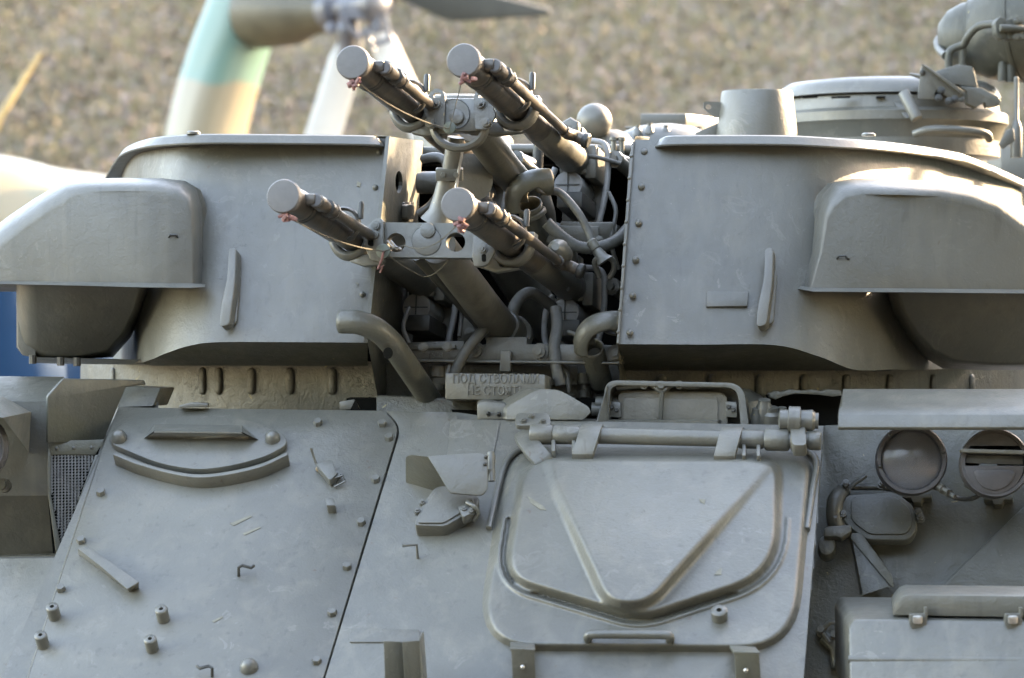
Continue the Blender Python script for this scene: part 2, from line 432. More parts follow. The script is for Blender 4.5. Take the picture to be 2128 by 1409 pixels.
blade('rotor_blade', P(735, 70, 16.75), P(600, 520, 16.75), .085, .098, M_white, V((1, .35, .2)))
blade('rotor_blade', P(782, 55, 16.7), P(905, 330, 16.7), .066, .075, M_white, V((1, .3, -.2)))
m = MB(); q = [(790, -20), (1010, -12), (1143, 20), (1146, 27), (1136, 34), (945, 45), (925, 42)]
m.prism([P(x, y, 16.7 + (x - 800) * .0006) for x, y in q], V((0, .04, .012)))
m.obj('rotor_blade', M_bdark, heli, .008)

# ochre pole and blue tarpaulin at the left edge
pole = MB(); pole.tube([P(-330, 1000, 16), P(-120, 540, 16), P(0, 243, 16), P(84, 110, 16)], [.024, .022, .019, .009], 8)
M_och = plain('ochre_wood', (.34, .24, .10), .6, 0, .2, 8, .2)
po = pole.obj('wooden_pole', M_och); tag(po, 'thin ochre wooden pole leaning at the left edge before the bank', 'pole')
mt, ns, ls, b = mat_new('blue_tarpaulin_cloth')
co = N(ns, 'ShaderNodeNewGeometry').outputs['Position']
ls.new(mix(ns, ls, noise(ns, ls, co, 5, 4), (.004, .034, .08), (.006, .046, .108)), b.inputs['Base Color']); b.inputs['Roughness'].default_value = .7; b.inputs['Specular IOR Level'].default_value = .2
vs = []; fs = []; nx, ny = 30, 24
rings = []
for j in range(13):
    t = j / 12; z = .193 * j if j < 11 else (1.975, 2.0)[j - 11]; r = 1.0 - .05 * t if j < 11 else (.6, .15)[j - 11]
    ring = []
    for i in range(44):
        a = 2 * math.pi * i / 44
        rr = r * (1 + .05 * math.sin(a * 9 + z * 2) + .035 * math.sin(a * 17 - z * 3))
        ring.append(V((-2.45 + 1.15 * rr * math.cos(a) * (abs(math.cos(a)) ** -.25 if abs(math.cos(a)) > .2 else 1.3), 5.0 + .8 * rr * math.sin(a), z + .03 * math.sin(a * 5))))
    rings.append(ring)
tp = MB().loft(rings).obj('blue_tarpaulin', mt, None, 0, 60)
tag(tp, 'blue tarpaulin draped over a stored load behind the turret', 'tarpaulin')

# ------------------------------------------------------------------ the anti-aircraft vehicle
VEH = thing('anti_aircraft_vehicle', 'grey green tracked anti-aircraft vehicle with four capped gun barrels', 'military vehicle', (0, 1.2, 0))
TY = math.radians(12)                                    # turret and guns are turned 12 degrees to the photo's left
F = Pl(P(1043, 500, 6.96), yawel(4, 18))                  # face of the turret cheeks
GL = Pl(P(1040, 857, 6.85), yawel(9, 50))                 # sloping front of the hull

# ---- hull body
m = MB()
gb = [(330, 850), (950, 857), (1060, 872), (1712, 885), (1668, 1440), (-10, 1440), (215, 925), (262, 800), (325, 806)]
low = GL
def sl(x, k):  # point on the slope plane (under the plates) k metres further down the slope
    return GL.h(x, 1440, -.012) - GL.v * k
top = [GL.h(x, y, -.012) for x, y in gb]
m.poly(top)
m.poly([GL.h(-10, 1440, -.012), GL.h(1668, 1440, -.012), sl(1668, .5), sl(-10, .5)])
R9 = V((math.cos(math.radians(9)), -math.sin(math.radians(9)), 0)); B9 = V((math.sin(math.radians(9)), math.cos(math.radians(9)), 0))
hc = V((0, 0, 0)) + P(1040, 857, 6.85); hc.z = 0
def HB(a, b_, z): return V((hc.x, hc.y, 0)) + R9 * a + B9 * b_ + V((0, 0, z))
# deck, sides, rear and lower nose
m.prism([HB(-.74, .03, 1.585), HB(.44, .03, 1.585), HB(.44, .5, 1.585), HB(1.3, .5, 1.585), HB(1.3, 4.8, 1.585), HB(-1.2, 4.8, 1.585), HB(-1.2, .5, 1.585), HB(-.74, .5, 1.585)], V((0, 0, -.35)))
m.prism([HB(-.95, -.25, 1.1), HB(.55, -.25, 1.1), HB(.55, .5, 1.1), HB(1.0, .5, 1.1), HB(1.0, 4.7, 1.1), HB(-.95, 4.7, 1.1)], V((0, 0, -.8)))
m.prism([HB(-1.5, .1, 1.05), HB(-1.0, .1, 1.05), HB(-1.0, 4.7, 1.05), HB(-1.5, 4.7, 1.05)], V((0, 0, -.06)))
m.prism([HB(1.0, .1, 1.05), HB(1.5, .1, 1.05), HB(1.5, 4.7, 1.05), HB(1.0, 4.7, 1.05)], V((0, 0, -.06)))
HULL = m.obj('hull', M_paint, VEH)
for sx in (-1.25, 1.25):                                  # tracks with their wheels, below the picture
    t = MB(); pr = []
    for i in range(40):
        a = 2 * math.pi * i / 40
        yy = 2.3 + 2.05 * max(-1, min(1, 1.25 * math.cos(a))) + .3 * math.cos(a); zz = .46 + .45 * max(-1, min(1, 1.5 * math.sin(a)))
        pr.append((yy, zz))
    t.loft([[HB(sx + k, y * r_ + 2.3 * (1 - r_), z * r_ + .46 * (1 - r_)) for y, z in pr] for k, r_ in ((-.18, .93), (-.18, 1), (.18, 1), (.18, .93))], True, True)
    tr = t.obj('track', M_dark, VEH)
    for i in range(6):
        MB().lathe(HB(sx - .2, .45 + i * .74, .36), R9, [(.08, 0), (.3, .02), (.31, .1), (.31, .3), (.3, .38), (.08, .4)], 24).obj('road_wheel', M_paint, tr)

# ---- front plates: a bolted access panel on the left, the driver's plate on the right
panel_px = rp([(247, 846), (800, 884), (829, 890), (660, 1425), (52, 1425), (214, 925)], [4, 0, 16, 0, 0, 6])
panel_px = [(247, 844), (330, 847), (945, 857)]
pan = rp([(247, 845), (330, 847), (796, 853), (830, 885), (662, 1440), (48, 1440), (216, 922)], [0, 0, 10, 28, 0, 0, 0])
PANEL = plate('access_panel', GL, pan, .014, M_paint, VEH, -.012, .0015)
drv = rp([(803, 853), (945, 857), (952, 870), (1060, 872), (1712, 885), (1668, 1440), (666, 1440), (834, 888)], [0, 0, 0, 0, 0, 0, 0, 26])
DRV = plate('driver_plate', GL, drv, .014, M_paint, VEH, -.012, .0015)
G2 = GL.off(.002)
plate('weld_plate', GL, rp([(936, 872), (1040, 872), (1014, 1000), (925, 1000)], 6), .003, M_paint, DRV, .002, .002)
# side face left of the panel, turned away
m = MB()
e0, e1 = GL.h(216, 922, .002), GL.h(48, 1440, .002)
m.poly([GL.h(247, 845, .002), e0, e1, e1 + V((-.012, .03, -.012)), e0 + V((-.012, .03, -.012)), GL.h(247, 845, .002) + V((-.012, .03, -.012))])
m.obj('panel_edge', M_paint, PANEL)
m = MB(); q = [GL.h(139, 1159, -.01), GL.h(48, 1440, -.01), P(-260, 1440, 6.62), P(-260, 1163, 6.86)]
m.prism(q, V((0, .05, 0))); m.obj('side_plate', M_paint, VEH, .002)
bolts('bolt', G2, [(661, 881), (795, 883), (809, 912), (781, 999), (751, 1088), (722, 1180), (691, 1276), (659, 1376), (210, 1026), (169, 1126), (127, 1226)], .0095, .010, M_small, PANEL)
for x, y in ((340, 1288), (114, 1283), (317, 1350), (90, 1342)):
    stud('stud', G2.mat(x, y), .0125, .030, M_small, PANEL, 'cyl')
stud('plug', G2.mat(518, 1389), .018, .022, M_small, PANEL, 'dome')
# lens-shaped cover with its rim, vent hood and cap nuts
out = rp([(226, 905), (262, 872), (330, 868), (420, 861), (520, 872), (590, 899), (598, 922), (560, 945), (490, 966), (412, 977), (330, 963), (262, 935), (232, 922)], 34)
COV = plate('inspection_cover', G2, out, .016, M_paint, PANEL, 0, .003)
top_arc = cat([V((238, 937, 0)), V((300, 962, 0)), V((360, 978, 0)), V((415, 985, 0)), V((480, 978, 0)), V((545, 962, 0)), V((598, 938, 0))], 5)
m = MB(); Q = G2
fr = [Q.h(p.x, p.y, .03) for p in top_arc] + [Q.h(p.x - (4 if p.x < 300 else 0), p.y + 7, .03) for p in reversed(top_arc)]
m.prism(fr, -Q.n * .03); m.obj('cover_rim', M_paint, COV, .0015)
m = MB(); a = [(322, 885), (503, 888), (537, 914), (299, 911)]
t0, t1 = Q.h(320, 896, .05), Q.h(503, 898, .05)
base = [Q.h(322, 881, .016), Q.h(502, 884, .016)]; lo = [Q.h(537, 914, .016), Q.h(299, 911, .016)]
m.add([base[0], base[1], t1, t0, lo[0], lo[1], t0 - V((0, 0, .003)), t1 - V((0, 0, .003))], [(0, 1, 2, 3), (7, 6, 5, 4), (2, 3, 6, 7), (0, 3, 5), (1, 4, 2)])
m.obj('vent_hood', M_paint, COV, 0, 20)
stud('cap_nut', G2.mat(248, 912, .016), .017, .022, M_small, COV, 'dome'); stud('cap_nut', G2.mat(567, 913, .016), .016, .02, M_small, COV, 'dome')
# angle bar, hooks, clip, square block
m = MB(); q = [(165, 1138), (182, 1134), (288, 1209), (264, 1224)]
m.prism([G2.h(x, y, .03) for x, y in q], -G2.n * .004); m.prism([G2.h(161, 1140, .03), G2.h(268, 1221, .03), G2.h(268, 1229, .0), G2.h(163, 1152, .0)], V((.002, .004, .003)))
m.prism([G2.h(268, 1220, .03), G2.h(289, 1209, .03), G2.h(289, 1221, .0), G2.h(269, 1230, 0)], V((-.003, .003, 0)))
m.obj('angle_bracket', M_paint, PANEL, .001)
def hook(x, y, s=1):
    rod('wire_hook', [G2.h(x, y + 18, 0), G2.h(x, y, .02), G2.h(x + 8 * s, y - 4, .022), G2.h(x + 26 * s, y + 1, .02), G2.h(x + 32 * s, y - 4, .02)], .0032, M_dark, PANEL, 6)
hook(496, 1179); hook(441, 1388, -1)
rod('wire_hook', [G2.h(868, 1160, 0), G2.h(866, 1132, .03), G2.h(836, 1134, .03)], .003, M_small, DRV, 6)
clip = plate('spring_clip', G2, rp([(655, 962), (690, 955), (700, 985), (685, 998)], 5), .02, M_small, PANEL, .0, .002)
rod('clip_wire', [G2.h(646, 931, .05), G2.h(656, 962, .02), G2.h(666, 978, .012), G2.h(690, 996, .012), G2.h(712, 988, .015), G2.h(718, 1000, .01), G2.h(695, 1012, .005)], .0025, M_small, clip, 6)
stud('clip_stub', G2.mat(662, 976, .002), .006, .008, M_gold, clip, 'dome'); stud('clip_nut', G2.mat(697, 994, .0), .012, .016, M_small, clip, 'nut')
plate('square_block', G2, [(676, 1034), (693, 1036), (697, 1050), (679, 1050)], .022, M_small, PANEL, 0, .001)
# slot in the plate and the channel post at the bottom edge
plate('weld_strip', GL, rp([(728, 1305), (872, 1308), (872, 1334), (726, 1334)], 4), .003, M_paint, DRV, .002, .001)
m = MB(); d0 = GL.h(820, 1450).y + 7 - .03
m.prism([P(797, 1332, d0 - .03), P(836, 1334, d0 - .03), P(842, 1450, d0), P(801, 1450, d0)], V((0, .008, 0)))
m.prism([P(836, 1334, d0 - .045), P(872, 1331, d0 - .045), P(881, 1450, d0 - .015), P(842, 1450, d0 - .015)], V((0, .008, 0)))
m.prism([P(872, 1331, d0 - .045), P(881, 1312, d0 + .03), P(891, 1450, d0 + .03), P(883, 1450, d0 - .02)], V((-.004, .003, 0)))
m.obj('channel_post', M_darkolive, VEH, .0015)
for x0, y0, x1 in ((1062, 1350, 1110), (1526, 1357, 1578)):
    m = MB(); d0 = GL.h(x0, 1450).y + 7 - .02
    m.prism([P(x0, y0, d0 - .03), P(x1, y0 + 3, d0 - .03), P(x1 + 6, 1450, d0), P(x0 + 6, 1450, d0)], V((0, .006, 0)))
    m.prism([P(x0 - 2, y0 - 4, d0 - .03), P(x1 + 2, y0 - 1, d0 - .03), P(x1 + 2, y0 + 3, d0 - .03), P(x0 - 2, y0 + 3, d0 - .03)], V((0, .12, 0)))
    br = m.obj('step_bracket', M_darkolive, VEH, .0015)
    stud('bolt', Pl(P(x0 + 22, y0 + 45, d0 - .022), V((0, -1, -.2))).mat(x0 + 24, y0 + 36), .0045, .004, M_bare, br, 'dome')

# ---- driver's hatch: one pressed panel, built as relief
def sdf(poly, X, Y):
    n = len(poly); d = np.full(X.shape, 1e18); s = np.ones(X.shape)
    for i in range(n):
        ax, ay = poly[i]; bx, by = poly[i - 1]
        ex, ey = bx - ax, by - ay; wx, wy = X - ax, Y - ay
        t = np.clip((wx * ex + wy * ey) / (ex * ex + ey * ey + 1e-9), 0, 1)
        d = np.minimum(d, (wx - ex * t) ** 2 + (wy - ey * t) ** 2)
        c1 = Y >= ay; c2 = Y < by; c3 = ex * wy > ey * wx
        fl = (c1 & c2 & c3) | (~c1 & ~c2 & ~c3)
        s = np.where(fl, -s, s)
    return s * np.sqrt(d)                                 # negative inside
def ss(a, b_, x): t = np.clip((x - a) / (b_ - a), 0, 1); return t * t * (3 - 2 * t)
OUT = rp([(1066, 930), (1600, 934), (1690, 950), (1654, 1354), (986, 1350), (1034, 1060)], [90, 40, 90, 120, 130, 60], 8)
INN = rp([(1085, 945), (1560, 945), (1622, 960), (1618, 1195), (1330, 1290), (1045, 1205)], [70, 60, 80, 100, 50, 64], 8)
VEE = rp([(1120, 880), (1640, 880), (1620, 950), (1350, 1258), (1262, 1258), (1140, 990)], [0, 0, 60, 40, 40, 60], 6)
nx, ny = 176, 140
X, Y = np.meshgrid(np.linspace(985, 1700, nx), np.linspace(922, 1372, ny))
so, si, sv = sdf(OUT, X, Y), sdf(INN, X, Y), sdf(VEE, X, Y)
Hh = -.006 + .028 * ss(10, -16, so) + .026 * ss(7, -15, si) + .034 * ss(15, -13, sv) * ss(2, -16, si) * (.25 + .75 * ss(970, 1190, Y))
bead = np.exp(-((si - 17) / 3.5) ** 2) * .007 * (Y > 1075)
Hh += bead - .010 * np.exp(-((si - 7) / 3.5) ** 2) * (Y > 1075) * ((X < 1068) | (Y > 1230))
m = MB(); m.add([GL.h(X[j, i], Y[j, i], .002 + Hh[j, i]) for j in range(ny) for i in range(nx)],
                [(j * nx + i, (j + 1) * nx + i, (j + 1) * nx + i + 1, j * nx + i + 1) for j in range(ny - 1) for i in range(nx - 1)
                 if so[j, i] < 18])
HATCH = m.obj('driver_hatch', M_paint, VEH, 0, 180)
rod('grab_handle', [G2.h(1222, 1330, .02), G2.h(1222, 1322, .045), G2.h(1240, 1318, .05), G2.h(1375, 1319, .05), G2.h(1392, 1324, .045), G2.h(1392, 1332, .02)], .0085, M_small, HATCH, 10, c=3)
stud('lock_plug', G2.mat(1496, 1288, .018), .0155, .026, M_small, HATCH, 'cyl')
rod('rain_strip', [G2.h(1016, 1098, .006), G2.h(1036, 1010, .006), G2.h(1050, 965, .006), G2.h(1066, 944, .006), G2.h(1092, 930, .006)], .0065, M_paint, DRV, 8, c=3)
rod('rain_strip', [G2.h(1677, 1100, .006), G2.h(1690, 1010, .006), G2.h(1697, 968, .006), G2.h(1690, 945, .006), G2.h(1668, 930, .006)], .0065, M_paint, DRV, 8, c=3)
# hinge bar with straps and lever
HZ = .055
HB_ = rod('hinge_bar', [G2.h(1106, 902, HZ), G2.h(1700, 916, HZ)], .0165, M_paint, HATCH, 20)
for x0, x1, r in ((1103, 1150, .0205), (1150, 1205, .019), (1535, 1588, .019), (1590, 1640, .022), (1645, 1675, .024), (1680, 1706, .019)):
    y0 = 902 + (x0 - 1106) * .0236; y1 = 902 + (x1 - 1106) * .0236
    MB().lathe(G2.h(x0, y0, HZ), G2.h(x1, y1, HZ) - G2.h(x0, y0, HZ), [(r * .9, 0), (r, .003), (r, (G2.h(x1, y1, HZ) - G2.h(x0, y0, HZ)).length - .003), (r * .9, (G2.h(x1, y1, HZ) - G2.h(x0, y0, HZ)).length)], 22).obj('hinge_sleeve', M_paint, HATCH)
for x in (1150, 1192, 1546, 1576):
    y = 902 + (x - 1106) * .0236
    plate('hinge_lug', G2, [(x - 4, y + 10), (x + 4, y + 10), (x + 4, y + 34), (x - 4, y + 34)], .06, M_paint, HATCH, .0, .002)
def strap(name, pts, w, thick=.012, bx=0):
    """Bent flat strap: pts are (px, py, height) down its middle."""
    m = MB(); L = [(x, y, h) for x, y, h in pts]
    rings = []
    for x, y, h in L:
        rings.append([G2.h(x - w / 2, y - bx, h), G2.h(x + w / 2, y + bx, h), G2.h(x + w / 2, y + bx, h) - G2.n * thick, G2.h(x - w / 2, y - bx, h) - G2.n * thick])
    m.loft(rings); return m.obj(name, M_paint, HATCH, .003)
strap('hinge_strap', [(1232, 880, .07), (1226, 892, .078), (1219, 915, .074), (1210, 944, .058), (1210, 951, .05)], 44)
strap('hinge_strap', [(1523, 886, .07), (1518, 898, .078), (1512, 920, .074), (1505, 948, .058), (1505, 955, .05)], 44)
strap('hinge_lever', [(1086, 893, .05), (1092, 908, .055), (1112, 935, .058), (1128, 952, .05), (1131, 960, .045)], 36, .014, -9)
br = plate('hinge_bracket', G2, rp([(1072, 858), (1140, 857), (1146, 884), (1070, 884)], 9), .012, M_paint, VEH, .05, .003)
bolts('bolt', G2, [(1088, 875), (1105, 866), (1128, 876)], .006, .008, M_small, br, 'nut', .062)
MB().lathe(P(1618, 872, 6.62), V((1, -.1, -.03)), [(.012, 0), (.02, .003), (.02, .018), (.027, .02), (.027, .042), (.02, .044), (.022, .066), (.016, .072), (.016, .078)], 18).obj('hinge_lock', M_small, HATCH)
plate('hinge_arm', G2, rp([(1640, 875), (1672, 876), (1676, 925), (1646, 925)], 8), .03, M_paint, HATCH, .05, .004)

# ---- periscope hood and shutter
PH = Pl(P(1400, 840, 6.86), yawel(9, 6))
hood = rp([(1253, 889), (1257, 790), (1545, 796), (1557, 893)], [0, 26, 34, 0], 6)
hood_in = rp([(1264, 889), (1268, 800), (1533, 805), (1540, 893)], [0, 20, 26, 0], 6)
m = MB(); n_ = len(hood); D = .07
A = [PH.h(x, y, .0) for x, y in hood]; B = [PH.h(x, y, 0) for x, y in hood_in]
# jacket (outer skin back), lip, inner skin
vs = A + B + [p - PH.n * .16 + V((0, 0, -.01)) for p in A] + [p - PH.n * D for p in B]; fs = []
for i in range(n_):
    j = (i + 1) % n_
    fs += [(i, j, n_ + j, n_ + i), (i, 2 * n_ + i, 2 * n_ + j, j), (n_ + i, n_ + j, 3 * n_ + j, 3 * n_ + i)]
fs += [tuple(3 * n_ + i for i in range(n_))]
m.add(vs, fs); HOODO = m.obj('periscope_hood', M_paint, VEH, .002)
SH = PH.off(-.055)
sh = plate('periscope_shutter', SH, rp([(1284, 886), (1284, 816), (1300, 810), (1500, 814), (1512, 824), (1512, 889)], [0, 8, 10, 8, 8, 0]), .02, M_cream, HOODO, 0, .004)
plate('shutter_panel', SH, rp([(1294, 878), (1296, 826), (1492, 829), (1492, 882)], 8), .004, M_cream, sh, .02, .002)
rod('washer_pipe', [SH.h(1282, 806, .035), SH.h(1330, 801, .04), SH.h(1352, 799, .04), SH.h(1375, 812, .045), SH.h(1398, 800, .04), SH.h(1430, 803, .04), SH.h(1452, 803, .04)], .0055, M_small, HOODO, 8, c=4)
MB().lathe(SH.h(1376, 803, .03), SH.n, [(.01, 0), (.01, .02), (.006, .025)], 14).obj('wiper_pivot', M_small, HOODO)
rod('wiper_arm', [SH.h(1376, 806, .045), SH.h(1374, 850, .042), SH.h(1371, 886, .03)], .0048, M_small, HOODO, 6)
for x in (1339, 1413): MB().lathe(SH.h(x, 801, .03), SH.n, [(.009, 0), (.009, .015)], 10).obj('pipe_clamp', M_small, HOODO)
for x0 in (1266, 1508):
    k = plate('shutter_latch', SH, rp([(x0, 834), (x0 + 24, 836), (x0 + 24, 868), (x0, 866)], 3), .018, M_small, HOODO, .012, .002)
    bolts('bolt', SH, [(x0 + 6, 846), (x0 + 16, 852)], .0045, .008, M_dark, k, 'hex', .03)
# hood wing to the right and lit lump behind it
m = MB(); m.lathe(P(1540, 850, 6.98), V((0, -.2, 1)), [(.05, -.03), (.052, 0), (.045, .025), (.02, .04)], 20); m.obj('ventilation_cap', M_paint, VEH)
m = MB()
m.prism([P(1262, 800, 6.88), P(1236, 886, 6.8), P(1254, 890, 6.8), P(1264, 880, 6.84)], V((0, .03, 0))); m.obj('hood_gusset', M_paint, HOODO, .002)
# sloping cover box left of the hood
CB = Pl(P(1100, 840, 6.82), yawel(9, 8))
fpx = [(1052, 872), (1054, 846), (1066, 838), (1118, 808), (1160, 810), (1184, 822), (1224, 846), (1228, 858), (1212, 872)]
m = MB(); m.prism([CB.h(x, y, .0) for x, y in rp(fpx, [3, 6, 6, 22, 20, 10, 8, 3, 3])], -CB.n * .0 + V((-.055, .10, .002))); CBX = m.obj('cable_cover', M_paint, VEH, .004)
m = MB(); fl = [(992, 872), (991, 838), (1003, 832), (1050, 838), (1052, 846), (1052, 872)]
m.prism([CB.h(x, y, -.012) for x, y in rp(fl, [0, 8, 8, 0, 0, 0])], V((.0, .08, .006))); m.obj('cover_flange', M_paint, CBX, .004)
bolts('rivet', CB, [(1015, 860), (1037, 861)], .005, .012, M_dark, CBX, 'dome', -.012)
for x, y in ((1238, 838), (1230, 850)): MB().lathe(P(x, y, 6.95), V((1, -.1, 0)), [(.014, 0), (.014, .03), (.018, .032), (.018, .05)], 14).obj('pipe_union', M_paint, CBX)

# ---- front vision device with raised flap, and its lidded window
fl_ = Pl(P(880, 990, GL.h(880, 990).y + 7 - .06), yawel(40, -45))
m = MB(); cav = rp([(842, 948), (856, 945), (895, 950), (935, 1000), (918, 1016), (898, 1028), (848, 1030), (843, 1010)], 8)
m.prism([fl_.h(x, y, .0) for x, y in cav], V((.004, .006, 0))); VD = m.obj('vision_flap_back', M_darkolive, VEH, .002)
fl2 = Pl(P(950, 985, fl_.h(950, 985).y + 7 - .03), yawel(-3, 20))
flp = plate('vision_flap', fl2, rp([(888, 947), (1000, 940), (1014, 948), (1014, 1015), (1003, 1030), (935, 1025), (915, 990)], [0, 10, 10, 12, 12, 8, 6]), .006, M_paint, VD, 0, .002)
bolts('rivet', fl2, [(1008, 965), (1010, 950)], .004, .006, M_dark, flp, 'dome', .006)
rod('flap_hinge', [P(1020, 940, fl2.h(1014, 950).y + 7.02), P(1022, 1000, fl2.h(1014, 1000).y + 7.02)], .007, M_small, VD, 10)
for y in (945, 975): MB().lathe(P(1019, y, fl2.h(1014, y).y + 7.02), V((0, 0, -1)), [(.01, 0), (.01, .018)], 12).obj('hinge_knuckle', M_small, VD)
WD = Pl(P(925, 1065, GL.h(925, 1065).y + 7 - .035), yawel(4, 38))
wpx = rp([(862, 1090), (878, 1052), (905, 1012), (935, 1010), (992, 1028), (993, 1050), (955, 1075), (925, 1092)], [10, 6, 14, 14, 12, 10, 8, 8])
m = MB(); fr = [WD.h(x, y, .02) for x, y in wpx]
cx = sum(fr, V()) / len(fr)
m.loft([[p - WD.n * .07 + V((0, .0, -.004)) for p in fr], [cx + (p - cx) * 1.05 - WD.n * .012 for p in fr], [cx + (p - cx) * 1.03 for p in fr]])
WIN = m.obj('vision_block', M_paint, VEH, .003)
fr2 = rp([(866, 1086), (882, 1052), (905, 1020), (935, 1018), (984, 1032), (984, 1048), (950, 1069), (922, 1086)], 8)
plate('vision_lid', WD, fr2, .005, M_paint, WIN, .02, .002)
bolts('lid_screw', WD, [(878, 1048), (868, 1066)], .006, .014, M_small, WIN, 'nut', .012)
k = plate('lid_catch', WD, rp([(952, 1052), (985, 1046), (992, 1060), (962, 1075)], 4), .025, M_small, WIN, .01, .002)
bolts('catch_bolt', WD, [(965, 1060), (980, 1064), (975, 1046)], .006, .012, M_small, k, 'nut', .03)
rod('catch_spring', [WD.h(970, 1044, .04), WD.h(985, 1052, .045), WD.h(994, 1066, .03), WD.h(985, 1082, .01)], .004, M_small, WIN, 8, c=3)

def flake(pl, pts, par, off=.0012):
    m = MB(); m.prism([pl.h(x, y, off) for x, y in pts], -pl.n * .0008); m.obj('paint_chip', M_chip, par)
def hh(x, y): return .002 + float(Hh[min(ny - 1, max(0, int((y - 922) / 450 * (ny - 1)))), min(nx - 1, max(0, int((x - 985) / 715 * (nx - 1))))]) + .0012
for pts in ([(1096, 1030), (1106, 1036), (1130, 1052), (1136, 1060), (1122, 1058), (1102, 1044)], [(1452, 1036), (1466, 1038), (1464, 1047), (1456, 1042)], [(1492, 1184), (1500, 1180), (1499, 1194), (1484, 1194)]):
    flake(GL, pts, HATCH, hh(*pts[2]))
for pts in ([(478, 1088), (520, 1070), (524, 1073), (486, 1092)], [(505, 1108), (540, 1094), (542, 1097), (508, 1112)], [(288, 878), (296, 872), (297, 880), (286, 882)], [(182, 1142), (190, 1140), (188, 1146)], [(440, 1290), (462, 1280), (464, 1283), (444, 1293)]):
    flake(G2, pts, PANEL)

# ---- left front corner: wing box, gusset, wire grille, lamp
m = MB()
wing = [P(-400, 778, 7.08), P(134, 783, 7.08), P(112, 812, 6.98), P(100, 834, 6.93), P(100, 1030, 6.93), P(118, 1155, 7.02), P(-400, 1163, 7.06), P(-400, 1030, 6.95), P(-400, 834, 6.95), P(-400, 812, 7.0)]
A = wing
m.add(A, [(0, 1, 2, 9), (9, 2, 3, 8), (8, 3, 4, 7), (7, 4, 5, 6)])
m.tube([P(-400, 1163, 7.05), P(0, 1159, 7.03), P(118, 1156, 7.01)], .006, 6)
WING = m.obj('wing_box', M_paint, VEH, 0, 30)
GP = Pl(P(180, 860, 6.93), yawel(-38, -8))
gus = plate('gusset_plate', GP, rp([(99, 920), (99, 824), (132, 787), (300, 790), (305, 800), (262, 805), (215, 918)], [0, 4, 4, 3, 0, 0, 0]), .008, M_darkolive, VEH, 0, .0025)
m = MB(); q = [(262, 803), (334, 806), (318, 844), (246, 846)]
m.prism([GL.h(x, y, .003) for x, y in q], B9 * .12); m.obj('panel_lug', M_paint, VEH, .003)
GG = Pl(P(150, 1000, 6.90), yawel(-10, 8))
m = MB(); grp = [(99, 917), (217, 913), (198, 945), (106, 945)]
m.prism([GG.h(x, y, .006) for x, y in grp], -GG.n * .006)
m.prism([GG.h(x, y, .006) for x, y in [(99, 917), (106, 945), (106, 1030), (127, 1138), (118, 1158), (100, 1030)]], -GG.n * .012)
m.prism([GG.h(x, y, .006) for x, y in [(198, 945), (206, 945), (140, 1128), (120, 1158), (127, 1138)]], -GG.n * .012)
GRL = m.obj('grille_frame', M_darkolive, VEH, .0015)
bolts('rivet', GG, [(118, 932), (153, 931), (190, 930)], .004, .004, M_small, GRL, 'dome', .006)
m = MB()
def gx(y):
    t = (y - 945) / (1138 - 945); l = 106 if y < 1030 else 106 + (y - 1030) / 108 * 21
    return l, 198 - t * 71
y = 948
while y < 1134:
    l, r = gx(y)
    if r - l > 5: m.tube([GG.h(l, y + 2, -.002), GG.h(r, y - 3, -.002)], .0007, 5)
    y += 6.5
x = 106
while x < 198:
    ys = [q for q in range(946, 1136, 3) if gx(q)[0] <= x <= gx(q)[1]]
    k = 0
    while k + 2 < len(ys):
        m.tube([GG.h(x - 1, ys[k] + 4, .000), GG.h(x + 2, ys[k] - 1, .002), GG.h(x + 3, ys[k] - 4, -.001)], .0013, 5); k += 2
    x += 7
tag(m.obj('wire_grille', M_wire, GRL, 0, 60), kind='stuff')
m = MB(); m.prism([GG.h(x, y, -.05) for x, y in [(90, 930), (210, 930), (130, 1150), (110, 1150)]], V((0, .01, 0))); m.obj('grille_recess', M_shade, GRL)
# lamp guard and lamp at the left edge
m = MB()
g = [P(-30, 812, 6.72), P(12, 824, 6.68), P(66, 858, 6.70), P(62, 864, 6.78), P(-10, 862, 6.62)]
m.add([P(-120, 816, 6.75), P(6, 824, 6.72), P(64, 856, 6.74), P(60, 940, 6.78), P(6, 868, 6.62), P(-60, 858, 6.6), P(64, 856, 6.95), P(6, 824, 6.95), P(60, 942, 6.95), P(-120, 816, 6.95)],
      [(0, 1, 4, 5), (1, 2, 4), (2, 3, 4), (1, 7, 6, 2), (2, 6, 8, 3), (0, 9, 7, 1)])
m.obj('lamp_guard', M_paint, VEH, 0, 30)
MB().lathe(P(-58, 930, 6.72), V((.05, -1, .05)), [(.03, -.14), (.06, -.10), (.072, -.02), (.074, .02), (.066, .03), (.062, .015)], 30).obj('corner_lamp', M_rim, VEH)
m = MB(); m.lathe(P(10, 1010, 6.9), V((0, -1, .1)), [(.015, 0), (.015, .03), (.009, .03), (.009, .05)], 10); m.obj('lamp_bolt', M_small, VEH)

